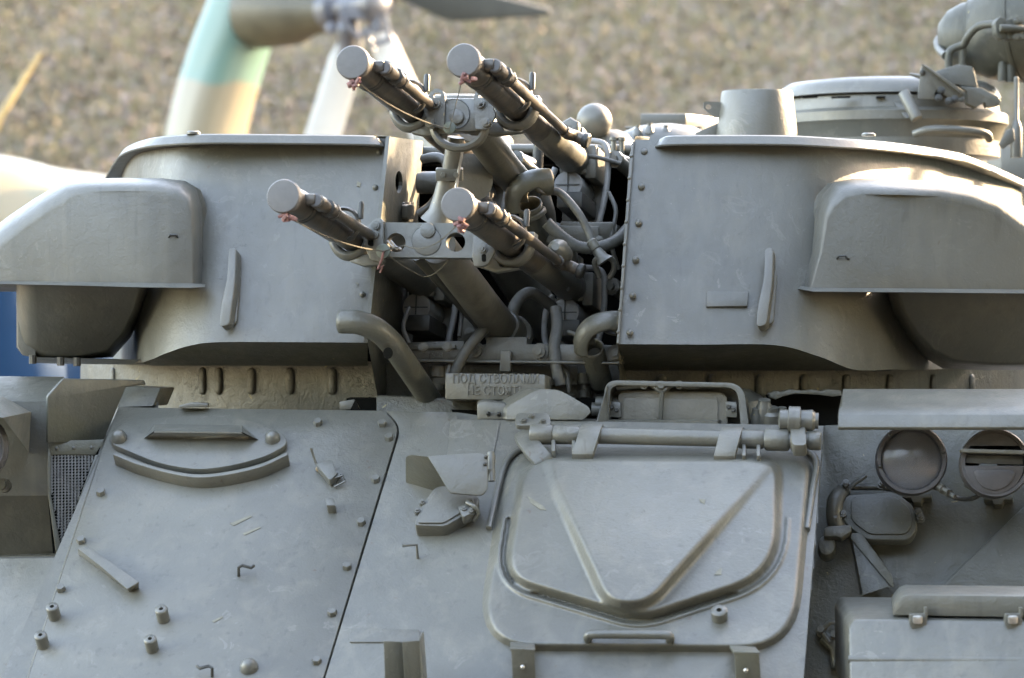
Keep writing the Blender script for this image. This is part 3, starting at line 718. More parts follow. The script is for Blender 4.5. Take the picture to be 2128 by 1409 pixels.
# ---- right front corner: recessed wall, wing plate, two lamps, box
HR = Pl(P(1900, 1000, 6.93), yawel(10, 14))
m = MB(); q = [(1702, 884), (2500, 884), (2500, 1470), (1655, 1470)]
m.prism([HR.h(x, y, 0) for x, y in q], V((0, .05, .02)))
RW = m.obj('recess_wall', M_darkolive, VEH)
m = MB(); m.poly([GL.h(1712, 885, .002), GL.h(1668, 1440, .002), GL.h(1668, 1440, -.2), GL.h(1712, 885, -.2)]); m.obj('plate_side', M_darkolive, VEH)
plate('step_plate', HR, [(2140, 1040), (2128, 1052), (1945, 1228), (1930, 1250), (2400, 1250), (2400, 1040)], .018, M_darkolive, VEH, 0, .003)
m = MB()
prof = [(808, 6.735), (832, 6.675), (841, 6.652), (850, 6.627), (862, 6.61), (888, 6.60)]
r0 = [P(1746 + max(0, 4 - i) * 1.5 - (i > 2) * 4, y, d) for i, (y, d) in enumerate(prof)]; r1 = [P(2560, y, d - .10) for y, d in prof]
th = V((0, .006, -.006))
m.loft([r0 + [p + th for p in reversed(r0)], r1 + [p + th for p in reversed(r1)]]); WP = m.obj('wing_plate', M_paint, VEH, .0015, 50)
# ragged mouth of the vent beside the wing plate
m = MB(); ed = [(1598, 818), (1612, 812), (1625, 815), (1640, 809), (1665, 812), (1690, 810), (1706, 813), (1722, 809), (1748, 812)]
fr = [P(x, y, 6.93) for x, y in ed] + [P(1750, 822, 6.93), P(1730, 824, 6.93), P(1700, 820, 6.93), P(1650, 818, 6.93), P(1626, 824, 6.93), P(1612, 830, 6.93), P(1600, 826, 6.93)]
m.prism(fr, V((0, .05, 0))); VM = m.obj('vent_rim', M_old, VEH, .001)
m = MB(); m.prism([P(1600, 822, 6.99), P(1750, 815, 6.99), P(1745, 886, 6.99), P(1660, 886, 6.99), P(1640, 860, 6.99), P(1612, 858, 6.99)], V((0, .12, 0))); m.obj('vent_interior', M_shade, VEH)
for x, y, r in ((1588, 850, .017), (1602, 866, .02), (1572, 868, .012), (1625, 866, .012)):
    MB().lathe(P(x, y, 6.86), V((0, -.3, 1)), [(r, -.03), (r, .006), (r * .75, .012), (r * .75, .02)], 12).obj('cap_screw', M_small, VEH)
# lamps
def lamp(px, py, d, r, n):
    b = thing_part('headlight', P(px, py, d), VEH)
    c = P(px, py, d); n = V(n).normalized()
    MB().lathe(c, n, [(.02, -.13), (r * .75, -.11), (r * .98, -.03), (r, 0), (r, .018), (r * .96, .024), (r * .86, .024), (r * .85, .011)], 40, False).obj('lamp_body', M_rim, b)
    return b, c, n
def thing_part(name, loc, parent):
    o = bpy.data.objects.new(name, None); COL.objects.link(o); o.empty_display_size = .05
    place(o, V(loc), parent); return o
LR = .071
b, c, n = lamp(1893, 957, 6.70, LR, (-.05, -1, .12)); tag(b, 'round headlight with a plain domed glass')
MB().lathe(c, n, [(LR * .84, .016), (LR * .7, .021), (LR * .45, .026), (LR * .2, .029), (.001, .0295), (.001, .026), (LR * .45, .022), (LR * .84, .012)], 40, False).obj('lens', M_lens, b)
MB().lathe(c, n, [(LR * .85, .011), (LR * .72, -.012), (LR * .5, -.03), (LR * .25, -.04), (.001, -.043)], 40, False).obj('reflector', M_bowl, b)
MB().lathe(c, n, [(.008, -.042), (.009, -.02), (.011, -.014), (.010, -.004), (.001, .0)], 16).obj('bulb', M_lens, b)
for a in range(6):
    q = c + (UP * math.cos(a * 1.05 + .3) + V((1, 0, 0)) * math.sin(a * 1.05 + .3)) * LR * .9
    stud('rim_screw', Matrix.Translation(q + n * .024) @ n.to_track_quat('Z', 'Y').to_matrix().to_4x4(), .004, .004, M_dark, b, 'dome')
b2, c2, n2 = lamp(2066, 964, 6.66, LR * .97, (-.05, -1, .12)); tag(b2, 'round headlight behind a slotted blackout mask')
L2 = Pl(c2, n2)
def half(top, y0):
    pts = []
    for k in range(25):
        a = math.pi * k / 24
        x = 2066 + 60 * math.cos(a); yy = 964 + (-60 if top else 60) * math.sin(a)
        yy = min(yy, y0) if top else max(yy, y0)
        pts.append((x, yy))
    return pts
lp = [(2066 + 62 * math.cos(a), 964 + 62 * math.sin(a)) for a in [i * math.pi / 24 for i in range(-1, 26)] ]
plate('mask_lower', L2, [(x, max(y, 968)) for x, y in lp], .012, M_rim, b2, .014, .002)
plate('mask_slot', L2, rp([(2006, 944), (2126, 948), (2126, 966), (2006, 962)], 2), .006, M_dark, b2, .012, .001)
up_ = [(2066 + 64 * math.cos(a), 964 - 64 * math.sin(a)) for a in [i * math.pi / 24 for i in range(0, 25)]]
plate('mask_upper', L2, [(x, min(y, 926)) for x, y in up_], .014, M_rim, b2, .014, .003)
plate('mask_visor', L2, rp([(1996, 932), (2134, 936), (2132, 944), (1998, 940)], 3), .035, M_paint, b2, .014, .002)
plate('mask_inner', L2, rp([(2018, 974), (2114, 977), (2100, 1008), (2066, 1022), (2036, 1010)], 22), .004, M_rim, b2, .026, .002)
rod('lamp_cable', [P(1925, 1010, 6.72), P(1958, 1018, 6.74), P(1985, 1034, 6.78), P(2020, 1036, 6.76), P(2048, 1020, 6.72)], .005, M_hose, VEH, 8, c=4)
for x, y in ((1952, 1012), (2018, 1010), (1966, 1022)):
    m = MB(); m.lathe(P(x, y, 6.68), V((.5, -.6, -.3)), [(.009, -.012), (.009, .01), (.005, .012), (.005, .025)], 8); m.obj('wing_nut', M_small, VEH)
for x, y, w_ in ((1905, 1030, 60), (2074, 1034, 60)):
    plate('lamp_foot', HR, rp([(x - w_ / 2, y - 6), (x + w_ / 2, y - 6), (x + w_ / 2, y + 4), (x + 12, y + 4), (x + 8, y + 14), (x - 8, y + 14), (x - 12, y + 4), (x - w_ / 2, y + 4)], 2), .05, M_darkolive, VEH, 0, .002)
# side vision device with lid, wing bolts and wiper
VW = Pl(P(1830, 1075, HR.h(1830, 1075).y + 7 - .05), yawel(6, 22))
vp = rp([(1760, 1028), (1860, 1022), (1898, 1050), (1906, 1092), (1892, 1122), (1800, 1122), (1752, 1085), (1748, 1048)], [18, 18, 14, 14, 20, 16, 20, 16])
m = MB(); fr = [VW.h(x, y, .02) for x, y in vp]; cx = sum(fr, V()) / len(fr)
m.loft([[p - V((0, -.1, .0)) for p in fr], [cx + (p - cx) * 1.03 - VW.n * .018 + V((0, 0, -.004)) for p in fr], fr]); SV = m.obj('side_vision_block', M_darkolive, VEH, .003)
plate('vision_lid', VW, rp([(1768, 1034), (1856, 1029), (1890, 1054), (1896, 1088), (1884, 1110), (1806, 1110), (1768, 1080)], 14), .006, M_darkolive, SV, .02, .002)
m = MB(); m.tube(cat([VW.h(1752, 1022, .0), VW.h(1738, 1036, .02), VW.h(1734, 1060, .02), VW.h(1736, 1085, .01), VW.h(1750, 1098, 0)], 3), .017, 12); m.obj('vision_casing', M_paint, SV)
rod('vision_rod', [VW.h(1770, 1012, .005), VW.h(1835, 1012, .005), VW.h(1880, 1020, .0)], .007, M_darkolive, SV, 10)
rod('toggle', [VW.h(1766, 1016, .02), VW.h(1775, 1006, .025), VW.h(1800, 988, .03)], .0045, M_small, SV, 8)
bolts('wing_bolt', VW, [(1758, 1008), (1832, 1008), (1742, 1062), (1752, 1072), (1736, 1080), (1908, 1068), (1912, 1078)], .0075, .02, M_small, SV, 'nut', .012)
m = MB(); q = [(1712, 1098), (1722, 1093), (1768, 1090), (1770, 1104), (1748, 1118), (1738, 1114), (1712, 1115)]
m.prism([VW.h(x, y, .05) for x, y in q], -VW.n * .03); m.obj('bracket_block', M_paint, SV, .003)
m = MB(); fr = [VW.h(x, y, .03) for x, y in circ(1718, 1132, 19, 16, 22)]
m.prism(fr, -VW.n * .05); m.obj('bracket_cap', M_darkolive, SV, .008)
m = MB(); q = [(1768, 1108), (1790, 1108), (1854, 1195), (1858, 1218), (1852, 1220), (1768, 1120)]
m.prism([VW.h(x, y, .035) for x, y in q], V((0, .006, 0)))
m.prism([VW.h(x, y, .03 - (1 if y > 1225 else 0) * .005) for x, y in [(1852, 1218), (1790, 1238), (1792, 1232), (1770, 1116)]], V((0, .05, .0)))
m.obj('splash_guard', M_darkolive, VEH, .0015)
for (x, y, s) in ((1708, 1312, 1), (1735, 1322, 1), (1742, 1378, .8)):
    m = MB(); c = HR.h(x, y, .02)
    m.lathe(c, HR.n, [(.012 * s, -.02), (.012 * s, .008), (.007, .01), (.007, .03)], 10)
    m.tube([c + HR.n * .012, c + HR.n * .02 + V((.018, 0, .016)), c + HR.n * .02 + V((.035, 0, .014))], .005 * s, 8); m.tube([c + HR.n * .012, c + HR.n * .02 + V((.012, 0, -.016)), c + HR.n * .024 + V((.018, 0, -.026))], .005 * s, 8)
    m.obj('wing_nut', M_small, VEH, 0, 60)
m = MB(); m.tube([HR.h(1716, 1322, .015), HR.h(1742, 1345, .02), HR.h(1746, 1390, .02)], .018, 12); m.obj('hold_down_arm', M_darkolive, VEH)
# stowage box with lid and two toggle latches
D0 = 6.22
fx = [(1766, 1450), (1764, 1302), (1776, 1286), (2520, 1296), (2520, 1450)]
m = MB(); bx = []
fr = [P(x, y, D0 - .0002 * (x - 1766) - (y - 1290) * .0005) for x, y in rp(fx, [0, 10, 8, 0, 0])]
bk = [p + V((.02 if p.x < .75 else 0, .16, .000)) + (V((.018, 0, .006)) if p.z > 1.2 and p.x < .75 else V()) for p in fr]
m.loft([[p + V((0, .28, .02)) for p in fr], [p + V((0, .006, 0)) for p in fr], [p + (V((0, 0, 0))) for p in fr]]); BOX = m.obj('stowage_box', M_paint, VEH, .005)
m = MB(); m.tube([P(1764, 1371, D0 - .034), P(2520, 1376, D0 - .185)], .0085, 10); m.obj('box_bead', M_paint, BOX, 0, 60)
m = MB(); lidf = [(1856, 1278), (1856, 1262), (1870, 1242), (1884, 1236), (2520, 1244), (2520, 1290)]
m.prism([P(x, y, D0 + .02 - .0002 * (x - 1766)) for x, y in rp(lidf, [3, 6, 8, 8, 0, 0])], V((.02, .2, .004))); LID = m.obj('box_lid', M_paint, BOX, .005)
for lx in (1892, 2090):
    dd = D0 - .0002 * (lx - 1766) - .012
    m = MB(); m.prism([P(x, y, dd) for x, y in rp([(lx, 1276), (lx + 30, 1276), (lx + 30, 1262), (lx + 36, 1262), (lx + 34, 1300), (lx + 26, 1306), (lx + 4, 1306), (lx - 2, 1296)], 3)], V((0, .02, 0)))
    la = m.obj('toggle_latch', M_small, BOX, .002)
    m = MB(); m.prism([P(x, y, dd - .008) for x, y in rp([(lx + 5, 1280), (lx + 26, 1280), (lx + 25, 1297), (lx + 6, 1297)], 5)], V((0, .01, 0))); m.obj('latch_plate', M_bare, la, .002)
    m = MB()
    for q in (lx + 4, lx + 24): m.tube([P(q, 1304, dd + .004), P(q + 2, 1324, dd + .009)], .003, 6)
    m.obj('latch_wire', M_small, la)

# ------------------------------------------------------------------ turret: cheeks, roof, sponsons, ring
def cheek(name, ctl, parent, nv=10, thick=.012):
    """ctl: (px_top, py_top, d_top, px_bot, py_bot, d_bot) along the wall; smooth wall of plate thickness."""
    T = cat([P(a, b, c) for a, b, c, _, _, _ in ctl], 6); B = cat([P(a, b, c) for _, _, _, a, b, c in ctl], 6)
    n = len(T)
    rings = [[B[i] + (T[i] - B[i]) * (k / nv) for i in range(n)] for k in range(nv + 1)]
    back = [[p + V((0, thick, 0)) for p in r] for r in rings]
    m = MB(); m.loft(rings, False, False, False); m.loft(back[::-1], False, False, False)
    m.loft([rings[0], back[0]], False, False, False); m.loft([rings[-1], back[-1]], False, False, False)
    m.loft([[r[0] for r in rings], [r[0] for r in back]], False, False, False)
    return m.obj(name, M_turret, parent, 0, 40), T, B
LC = [(808, 285, 7.03, 764, 712, 6.88), (640, 285, 7.04, 610, 711, 6.89), (480, 286, 7.055, 455, 711, 6.905), (400, 287, 7.075, 395, 718, 6.93), (352, 289, 7.12, 348, 733, 6.97),
      (312, 293, 7.22, 312, 748, 7.03), (282, 300, 7.38, 285, 755, 7.12), (262, 318, 7.8, 258, 757, 7.5), (250, 352, 8.6, 236, 753, 8.3), (246, 374, 9.2, 236, 750, 8.9)]
RC = [(1318, 290, 7.00, 1284, 715, 6.85), (1480, 290, 6.98, 1450, 716, 6.83), (1640, 292, 6.985, 1610, 717, 6.835), (1720, 295, 7.01, 1700, 740, 6.86), (1790, 300, 7.07, 1775, 768, 6.93),
      (1850, 305, 7.17, 1850, 768, 7.05), (1905, 310, 7.30, 1920, 768, 7.2), (1980, 326, 7.62, 2010, 764, 7.5), (2090, 362, 8.5, 2110, 750, 8.4), (2120, 378, 8.9, 2150, 745, 8.8)]
TUR, LT, LB = cheek('turret', LC, VEH)
RCH, RT, RB = cheek('turret_cheek', RC, TUR)
FL = Pl(P(600, 500, LC[1][2] - .078), (P(600, 500, 6.96) - CAMP).normalized())
def plane3(a, b_, c):
    n = (b_ - a).cross(c - a).normalized()
    if n.y > 0: n = -n
    return Pl(a, n)
FL = plane3(P(*LC[0][:3]), P(*LC[2][:3]), P(*LC[1][3:])); FR = plane3(P(*RC[0][:3]), P(*RC[2][:3]), P(*RC[1][3:]))
def plate_holes(name, pl, px, holes, h, mat, parent, base):
    m = MB(); bm = bmesh.new()
    vo = [bm.verts.new(pl.h(x, y, base + h)) for x, y in px]; eds = [bm.edges.new((vo[i], vo[(i + 1) % len(vo)])) for i in range(len(vo))]
    for hx in holes:
        vh = [bm.verts.new(pl.h(x, y, base + h)) for x, y in hx]; eds += [bm.edges.new((vh[i], vh[(i + 1) % len(vh)])) for i in range(len(vh))]
    bmesh.ops.triangle_fill(bm, use_beauty=True, use_dissolve=False, edges=eds)
    fs = list(bm.faces)
    r = bmesh.ops.extrude_face_region(bm, geom=fs)
    bmesh.ops.translate(bm, verts=[v for v in r['geom'] if isinstance(v, bmesh.types.BMVert)], vec=-pl.n * h)
    bm.verts.index_update()
    m.add([v.co.copy() for v in bm.verts], [[v.index for v in f.verts] for f in bm.faces]); bm.free()
    return m.obj(name, mat, parent, 0, 30)
# bay walls, back, floor, and the sloping underside of each cheek
m = MB()
w0, w1, w2, w3 = P(810, 284, 7.02), P(764, 712, 6.872), P(785, 828, 7.0), P(879, 293, 7.42)
m.add([w1, w2, P(852, 828, 7.5), P(868, 470, 7.42)], [(0, 1, 2, 3)])
m.add([w0, w3, w3 + V((-.03, .01, .0)), w0 + V((-.03, .01, 0))], [(0, 1, 2, 3)])
BW = m.obj('bay_wall', M_darkolive, TUR, 0, 20)
WL = plane3(w0, w1, w3)
plate_holes('wall_plate', WL, [(810, 284), (764, 712), (868, 470), (879, 293)], [[(829 + 7.5 * math.cos(a), 378 + (23 * math.sin(a))) for a in [i * math.pi / 9 for i in range(18)]]], .008, M_darkolive, BW, 0)
m = MB(); m.prism([P(x, y, 7.6) for x, y in [(780, 330), (868, 330), (868, 430), (780, 430)]], V((0, .01, 0))); m.obj('wall_cavity', M_shade, BW)
m = MB(); m.prism([WL.h(x, y, .012) for x, y in rp([(840, 420), (866, 420), (866, 462), (840, 460)], 3)], -WL.n * .012); q = m.obj('wall_catch', M_dark, BW, .002)
m = MB(); m.prism([WL.h(x, y, .024) for x, y in rp([(846, 425), (861, 425), (861, 456), (846, 456)], 4)], -WL.n * .012); m.obj('catch_block', M_paint, q, .002)
m = MB(); m.add([P(1318, 290, 7.0), P(1284, 715, 6.85), P(1290, 828, 7.0), P(1360, 828, 7.6), P(1372, 300, 7.6)], [(0, 1, 2, 3, 4)]); m.obj('bay_wall', M_darkolive, TUR)
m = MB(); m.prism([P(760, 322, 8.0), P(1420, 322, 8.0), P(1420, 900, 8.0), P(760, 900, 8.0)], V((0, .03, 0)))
m.prism([P(720, 828, 7.0), P(1340, 828, 7.0), P(1340, 815, 8.0), P(760, 815, 8.0)], V((0, 0, -.03))); m.obj('bay_back', M_shade, TUR)
m = MB()
for C, b0, par in ((LB, 757, TUR), (RB, 768, RCH)):
    m = MB()
    lo = []
    for p in C[:31]:
        px = 1064 + p.x / (p.y + 7) * FOC; d = p.y + 7
        lo.append(P(px, b0 + 3 if px < 1000 else 770, max(d + .12, 7.06)))
    m.loft([C[:31], lo], False, False, False); m.obj('turret_underside', M_darkolive, par, 0, 30)
# flange and rivets on the bay edges
m = MB(); m.prism([FR.h(x, y, .006) for x, y in [(1309, 318), (1318, 290), (1318, 300), (1287, 714), (1281, 714)]], -FR.n * .012); fl = m.obj('bay_flange', M_paint, RCH, .0015)
for i in range(9):
    t = .06 + i * .11
    stud('rivet', FR.mat(1313 - 30 * t, 300 + 415 * t, .005), .004, .004, M_small, fl, 'dome')
bolts('bolt', FL, [(788, 317), (780, 390), (753, 612)], .0065, .008, M_small, TUR, 'dome')
bolts('bolt', FR, [(1339, 316), (1333, 389), (1327, 464), (1321, 540), (1315, 615), (1309, 692)], .0075, .008, M_small, RCH, 'dome')
plate('data_plate', FR, [(1469, 605), (1556, 606), (1553, 636), (1468, 637)], .009, M_turret, RCH, 0, .0015)
m = MB(); 
def lift(pl, o, par):
    ox, oy = o
    b = plate('hook_pad', pl, rp([(ox - 2, oy + 50), (ox + 22, oy + 48), (ox + 20, oy + 80), (ox + 14, oy + 158), (ox - 20, oy + 162), (ox - 18, oy + 110)], 12), .012, M_turret, par, 0, .004)
    a = rp([(ox - 4, oy), (ox + 13, oy), (ox + 11, oy + 70), (ox - 2, oy + 160), (ox - 22, oy + 164), (ox - 20, oy + 125), (ox - 6, oy + 62)], [8, 8, 20, 8, 8, 20, 20])
    m = MB(); m.prism([pl.h(x, y, .038) for x, y in a], -pl.n * .03 + V((.006, 0, 0))); m.obj('lifting_hook', M_turret, par, .004)
lift(FL, (478, 515), TUR); lift(FR, (1594, 515), RCH)
def wire_loop(pl, x, y, off, par, s=1):
    rod('wire_loop', [pl.h(x - 14 * s, y + 4, off), pl.h(x - 10 * s, y + 1, off + .01), pl.h(x - 7 * s, y - 4, off + .014), pl.h(x + 7 * s, y - 4, off + .014), pl.h(x + 10 * s, y + 1, off + .01), pl.h(x + 15 * s, y + 3, off)], .0022, M_dark, par, 6)
# roof plates with their front lip
def roof(name, pts, inner, parent):
    c = cat([P(*p) for p in pts], 5); bk = [P(*p) for p in inner]
    out = []
    for i, p in enumerate(c):
        t = (c[min(i + 1, len(c) - 1)] - c[max(i - 1, 0)]); t.z = 0; t.normalize(); o_ = V((t.y, -t.x, 0)); o_ = -o_ if o_.dot(V((p.x * .25, p.y - 1.2, 0))) < 0 else o_; out.append(o_)
    prof = [(-.05, .0), (-.004, .0), (.002, -.003), (.014, -.019), (.013, -.022), (-.03, -.021)]
    rings = [[p + o_ * a + V((0, 0, b_)) for p, o_ in zip(c, out)] for a, b_ in prof]
    m = MB(); m.loft(rings, False, False, False); m.poly(rings[0] + bk); m.poly([r[0] for r in rings]); m.poly([r[-1] for r in rings])
    return m.obj(name, M_turret, parent, 0, 22)
roof('roof_plate', [(795, 290, 7.05), (782, 284, 7.01), (765, 281, 6.99), (640, 279, 6.99), (500, 278, 6.99), (420, 278, 7.0), (360, 281, 7.05), (310, 287, 7.14), (268, 301, 7.36), (250, 320, 7.68), (232, 350, 8.3), (216, 374, 8.9), (210, 385, 9.3)], [(840, 385, 9.3), (880, 300, 7.5)], TUR)
roof('roof_plate', [(1368, 290, 7.02), (1378, 284, 6.98), (1400, 281, 6.96), (1500, 280, 6.95), (1640, 281, 6.95), (1760, 288, 7.0), (1840, 294, 7.1), (1920, 304, 7.28), (1985, 315, 7.5), (2010, 322, 7.62), (2070, 347, 8.15), (2128, 374, 8.9), (2170, 392, 9.6)], [(1340, 390, 9.6), (1330, 300, 7.5)], RCH)
m = MB(); m.prism([P(1312, 300, 7.05), P(1322, 282, 7.05), P(1350, 284, 7.2), P(1348, 300, 7.2)], V((0, .03, 0))); m.obj('corner_block', M_darkolive, RCH, .002)
m = MB(); m.prism([P(770, 290, 7.08), P(780, 281, 7.06), P(812, 283, 7.06), P(810, 300, 7.06)], V((0, .06, 0))); m.obj('corner_block', M_darkolive, TUR, .002)
for x, y, d, par in ((402, 276, 7.02, TUR), (1805, 280, 7.1, RCH)):
    MB().lathe(P(x, y + 3, d), UP, [(.015, 0), (.015, .004), (.011, .007)], 14).obj('roof_screw', M_paint, par)
# sponson hoods: rounded pressings bolted to the cheeks
def pillow(name, mat, parent, base, front, steps=7, smooth=60, flare=lambda p: 0.0):
    """base, front: equal lists of points; quarter-round profile from base to front."""
    rings = []
    for k in range(steps + 1):
        a = (k / steps) * math.pi / 2
        u, v = math.sin(a), 1 - math.cos(a)
        rings.append([b_ + (f - b_) * 0 + V(((f.x - b_.x) * v, (f.y - b_.y) * u, (f.z - b_.z) * v)) for b_, f in zip(base, front)])
    rings.insert(0, [b_ + V(((b_.x - f.x) * flare(b_), .004, 0)) for b_, f in zip(base, front)])
    rings[1] = [p + V((0, -.006 if flare(p) else .0, 0)) for p in rings[1]]
    m = MB(); m.loft(rings, False, True); return m.obj(name, mat, parent, 0, smooth)
lb = [(424, 592), (424, 520), (421, 430), (410, 395), (385, 376), (340, 371), (250, 371), (180, 373), (140, 379), (80, 415), (30, 450), (-20, 490), (-70, 560), (-80, 590), (100, 592), (300, 594)]
lf = [(398, 590), (398, 525), (396, 445), (386, 420), (365, 405), (325, 398), (250, 397), (190, 399), (155, 408), (105, 440), (55, 475), (10, 510), (-30, 565), (-40, 588), (100, 590), (300, 590)]
def db(x): return 6.985 if x > 380 else 6.985 + max(0, (380 - x)) * .0007
base = [P(x, y, db(x) + .02) for x, y in lb]; front = [P(x, y, 6.90 + max(0, 300 - x) * .00022) for x, y in lf]
HO = pillow('sponson_hood', M_turret, TUR, base, front, flare=lambda p: .5 if p.x > -.668 else 0)
m = MB(); lipc = [P(x, y, d) for x, y, d in ((425, 590, 6.93), (400, 589, 6.895), (300, 588, 6.893), (150, 586, 6.925), (0, 584, 6.96), (-60, 583, 7.0))]
lip2 = [P(x, y, d - .012) for x, y, d in ((425, 596, 6.925), (398, 598, 6.89), (300, 597, 6.885), (150, 593, 6.915), (0, 590, 6.95), (-60, 589, 6.99))]
m.loft([lipc, lip2, [p + V((0, .012, -.001)) for p in lip2], [p + V((0, .02, 0)) for p in lipc]], False, False, False); m.obj('hood_lip', M_turret, HO)
HLp = Pl(P(250, 500, 6.91), (0, -1, .0)); wire_loop(HLp, 360, 492, .0, HO, .9)
rbx = [(1660, 600), (1684, 520), (1694, 440), (1708, 405), (1730, 380), (1770, 372), (1860, 374), (1960, 378), (2030, 388), (2090, 410), (2130, 440), (2180, 480), (2230, 560), (2240, 605), (2050, 604), (1850, 602)]
rfx = [(1688, 598), (1710, 525), (1722, 455), (1736, 430), (1758, 412), (1795, 404), (1870, 405), (1950, 408), (2005, 418), (2055, 438), (2095, 466), (2140, 500), (2190, 565), (2200, 602), (2050, 602), (1850, 600)]
base = [P(x, y, 6.95 + max(0, x - 1720) * .0006) for x, y in rbx]; front = [P(x, y, 6.855 + max(0, x - 1900) * .0003) for x, y in rfx]
HO2 = pillow('sponson_hood', M_turret, RCH, base, front, flare=lambda p: .5 if p.x < .70 else 0)
lipc = [P(x, y, d) for x, y, d in ((1655, 592, 6.90), (1690, 598, 6.85), (1850, 599, 6.85), (2050, 601, 6.885), (2240, 603, 6.96))]
lip2 = [p + V((0, -.014, -.008)) for p in lipc]
m = MB(); m.loft([lipc, lip2, [p + V((0, .012, -.001)) for p in lip2], [p + V((0, .02, 0)) for p in lipc]], False, False, False); m.obj('hood_lip', M_turret, HO2)
wire_loop(Pl(P(1750, 534, 6.865), (0, -1, 0)), 1750, 536, 0, HO2)
# lower sponson bulges under the hoods
lb = [(318, 585), (300, 640), (272, 700), (235, 742), (150, 748), (80, 744), (50, 738), (38, 722), (37, 640), (37, 580), (150, 580)]
lf = [(290, 588), (276, 640), (252, 690), (222, 726), (160, 738), (100, 738), (86, 730), (80, 700), (78, 640), (76, 588), (150, 588)]
base = [P(x, y, 7.13 + max(0, y - 600) * .0009) for x, y in lb]; front = [P(x, y, 6.985 + max(0, y - 586) * .0008) for x, y in lf]
SPL = pillow('sponson', M_turret, TUR, base, front)
m = MB(); m.prism([P(x, y, 7.1) for x, y in rp([(37, 600), (72, 600), (74, 742), (50, 740), (37, 722)], [0, 0, 4, 8, 8])], V((0, .6, 0))); m.prism([P(-60, 592, 7.06), P(300, 592, 7.06), P(300, 606, 7.3), P(-60, 606, 7.3)], V((0, 0, .02))); m.obj('sponson_side', M_turret, SPL, .004)
m = MB(); m.prism([P(60, 742, 7.06), P(290, 747, 7.06), P(300, 757, 7.2), P(70, 754, 7.2)], V((0, .3, -.004))); m.obj('sponson_floor', M_darkolive, SPL)
for x, y in ((68, 748), (126, 752), (160, 753)): MB().lathe(P(x, y, 7.05), V((0, 0, -1)), [(.008, -.01), (.008, .008)], 8).obj('drain_bolt', M_dark, SPL)
rb = [(1836, 590), (1850, 650), (1880, 700), (1915, 740), (1960, 766), (2060, 770), (2160, 768), (2260, 760), (2260, 590), (2050, 590)]
rf = [(1868, 596), (1884, 645), (1910, 690), (1945, 725), (1985, 744), (2065, 752), (2140, 752), (2200, 745), (2200, 596), (2050, 596)]
pillow('sponson', M_turret, RCH, [P(x, y, 7.09 + max(0, y - 600) * .0009) for x, y in rb], [P(x, y, 6.95 + max(0, y - 596) * .0008) for x, y in rf])
# ring under the turret, with its ribs, and the collar strip
def RGp(px, py, r=1.145, cx=1150, cd=8.22):
    ray = (P(px, py, 1) - CAMP); o = P(cx, 704.5, cd); dx, dy = ray.x, ray.y
    fx, fy = CAMP.x - o.x, CAMP.y - o.y
    A_ = dx * dx + dy * dy; B_ = 2 * (fx * dx + fy * dy); C_ = fx * fx + fy * fy - r * r
    D_ = B_ * B_ - 4 * A_ * C_
    t = (-B_ - math.sqrt(max(D_, 0))) / (2 * A_); return CAMP + ray * t
m = MB(); o = P(1150, 704.5, 8.22); o.z = 0
m.lathe(o, UP, [(.9, 1.70), (1.145, 1.70), (1.145, 1.57), (1.16, 1.56)], 120, False); RING = m.obj('turret_ring', M_old, VEH, 0, 40)
for x in (234, 420, 454, 522, 602, 690, 1375, 1480, 1580, 1672, 1760, 1850, 1940, 2020):
    ya, yb = (764, 820) if x < 1000 else (778, 834)
    m = MB(); a, b_ = RGp(x, ya, 1.147), RGp(x, yb, 1.147)
    nr = (a - P(1150, 704.5, 8.22)); nr.z = 0; nr.normalize()
    m.tube([a, a + (b_ - a) * .06, a + (b_ - a) * .16, a + (b_ - a) * .5, a + (b_ - a) * .84, a + (b_ - a) * .94, b_], [.004, .0085, .0105, .0115, .0105, .0085, .004], 14, flat=.55, up=nr)
    m.obj('rib', M_old, RING, 0, 180)
m = MB(); m.prism([P(782, 822, 6.98), P(1020, 830, 6.98), P(1020, 866, 6.96), P(782, 856, 6.96)], V((0, .08, 0))); m.obj('bay_sill', M_old, TUR, .004)
m = MB(); m.prism([P(938, 851, 6.955), P(1000, 853, 6.955), P(1000, 866, 6.955), P(944, 866, 6.955)], V((0, .01, 0))); m.obj('sill_recess', M_shade, TUR)
for q in ([(705, 835), (735, 830), (748, 850), (706, 852)], [(372, 842), (400, 836), (432, 838), (432, 846), (372, 848)]):
    m = MB(); m.prism([P(x, y, 6.93) for x, y in q], V((0, .03, 0))); m.obj('deck_lug', M_paint, VEH, .002)
m = MB(); m.prism([P(x, y, 6.925) for x, y in [(728, 851), (738, 831), (748, 851)]], V((0, .004, 0))); m.obj('lug_hole', M_shade, VEH)

# warning block in the bay, embossed letters
WB = Pl(P(1030, 800, 6.88), yawel(9, 4))
wb = plate('warning_block', WB, [(925, 775), (1133, 778), (1133, 832), (925, 830)], .09, M_small, TUR, -.09, .003)
def text(name, body, pl, px, py, size, mat, parent, extrude=.0011, sx=1.0):
    c = bpy.data.curves.new(name, 'FONT'); c.body = body; c.size = size; c.extrude = extrude; c.bevel_depth = .0004; c.align_x = 'CENTER'; c.align_y = 'CENTER'
    c.materials.append(mat); o = bpy.data.objects.new(name, c); COL.objects.link(o)
    bpy.context.view_layer.update(); me = bpy.data.meshes.new_from_object(o.evaluated_get(bpy.context.evaluated_depsgraph_get()))
    bpy.data.objects.remove(o); me.materials.clear(); me.materials.append(mat); o = bpy.data.objects.new(name, me); COL.objects.link(o)
    M4 = pl.mat(px, py, .001); L, R, S = M4.decompose()
    o.rotation_mode = 'QUATERNION'; o.rotation_quaternion = R; o.scale = (sx, 1, 1); place(o, L, parent); return o
text('embossed_lettering', 'ПОД СТВОЛАМИ', WB, 1030, 788, .0255, M_small, wb, sx=.84)
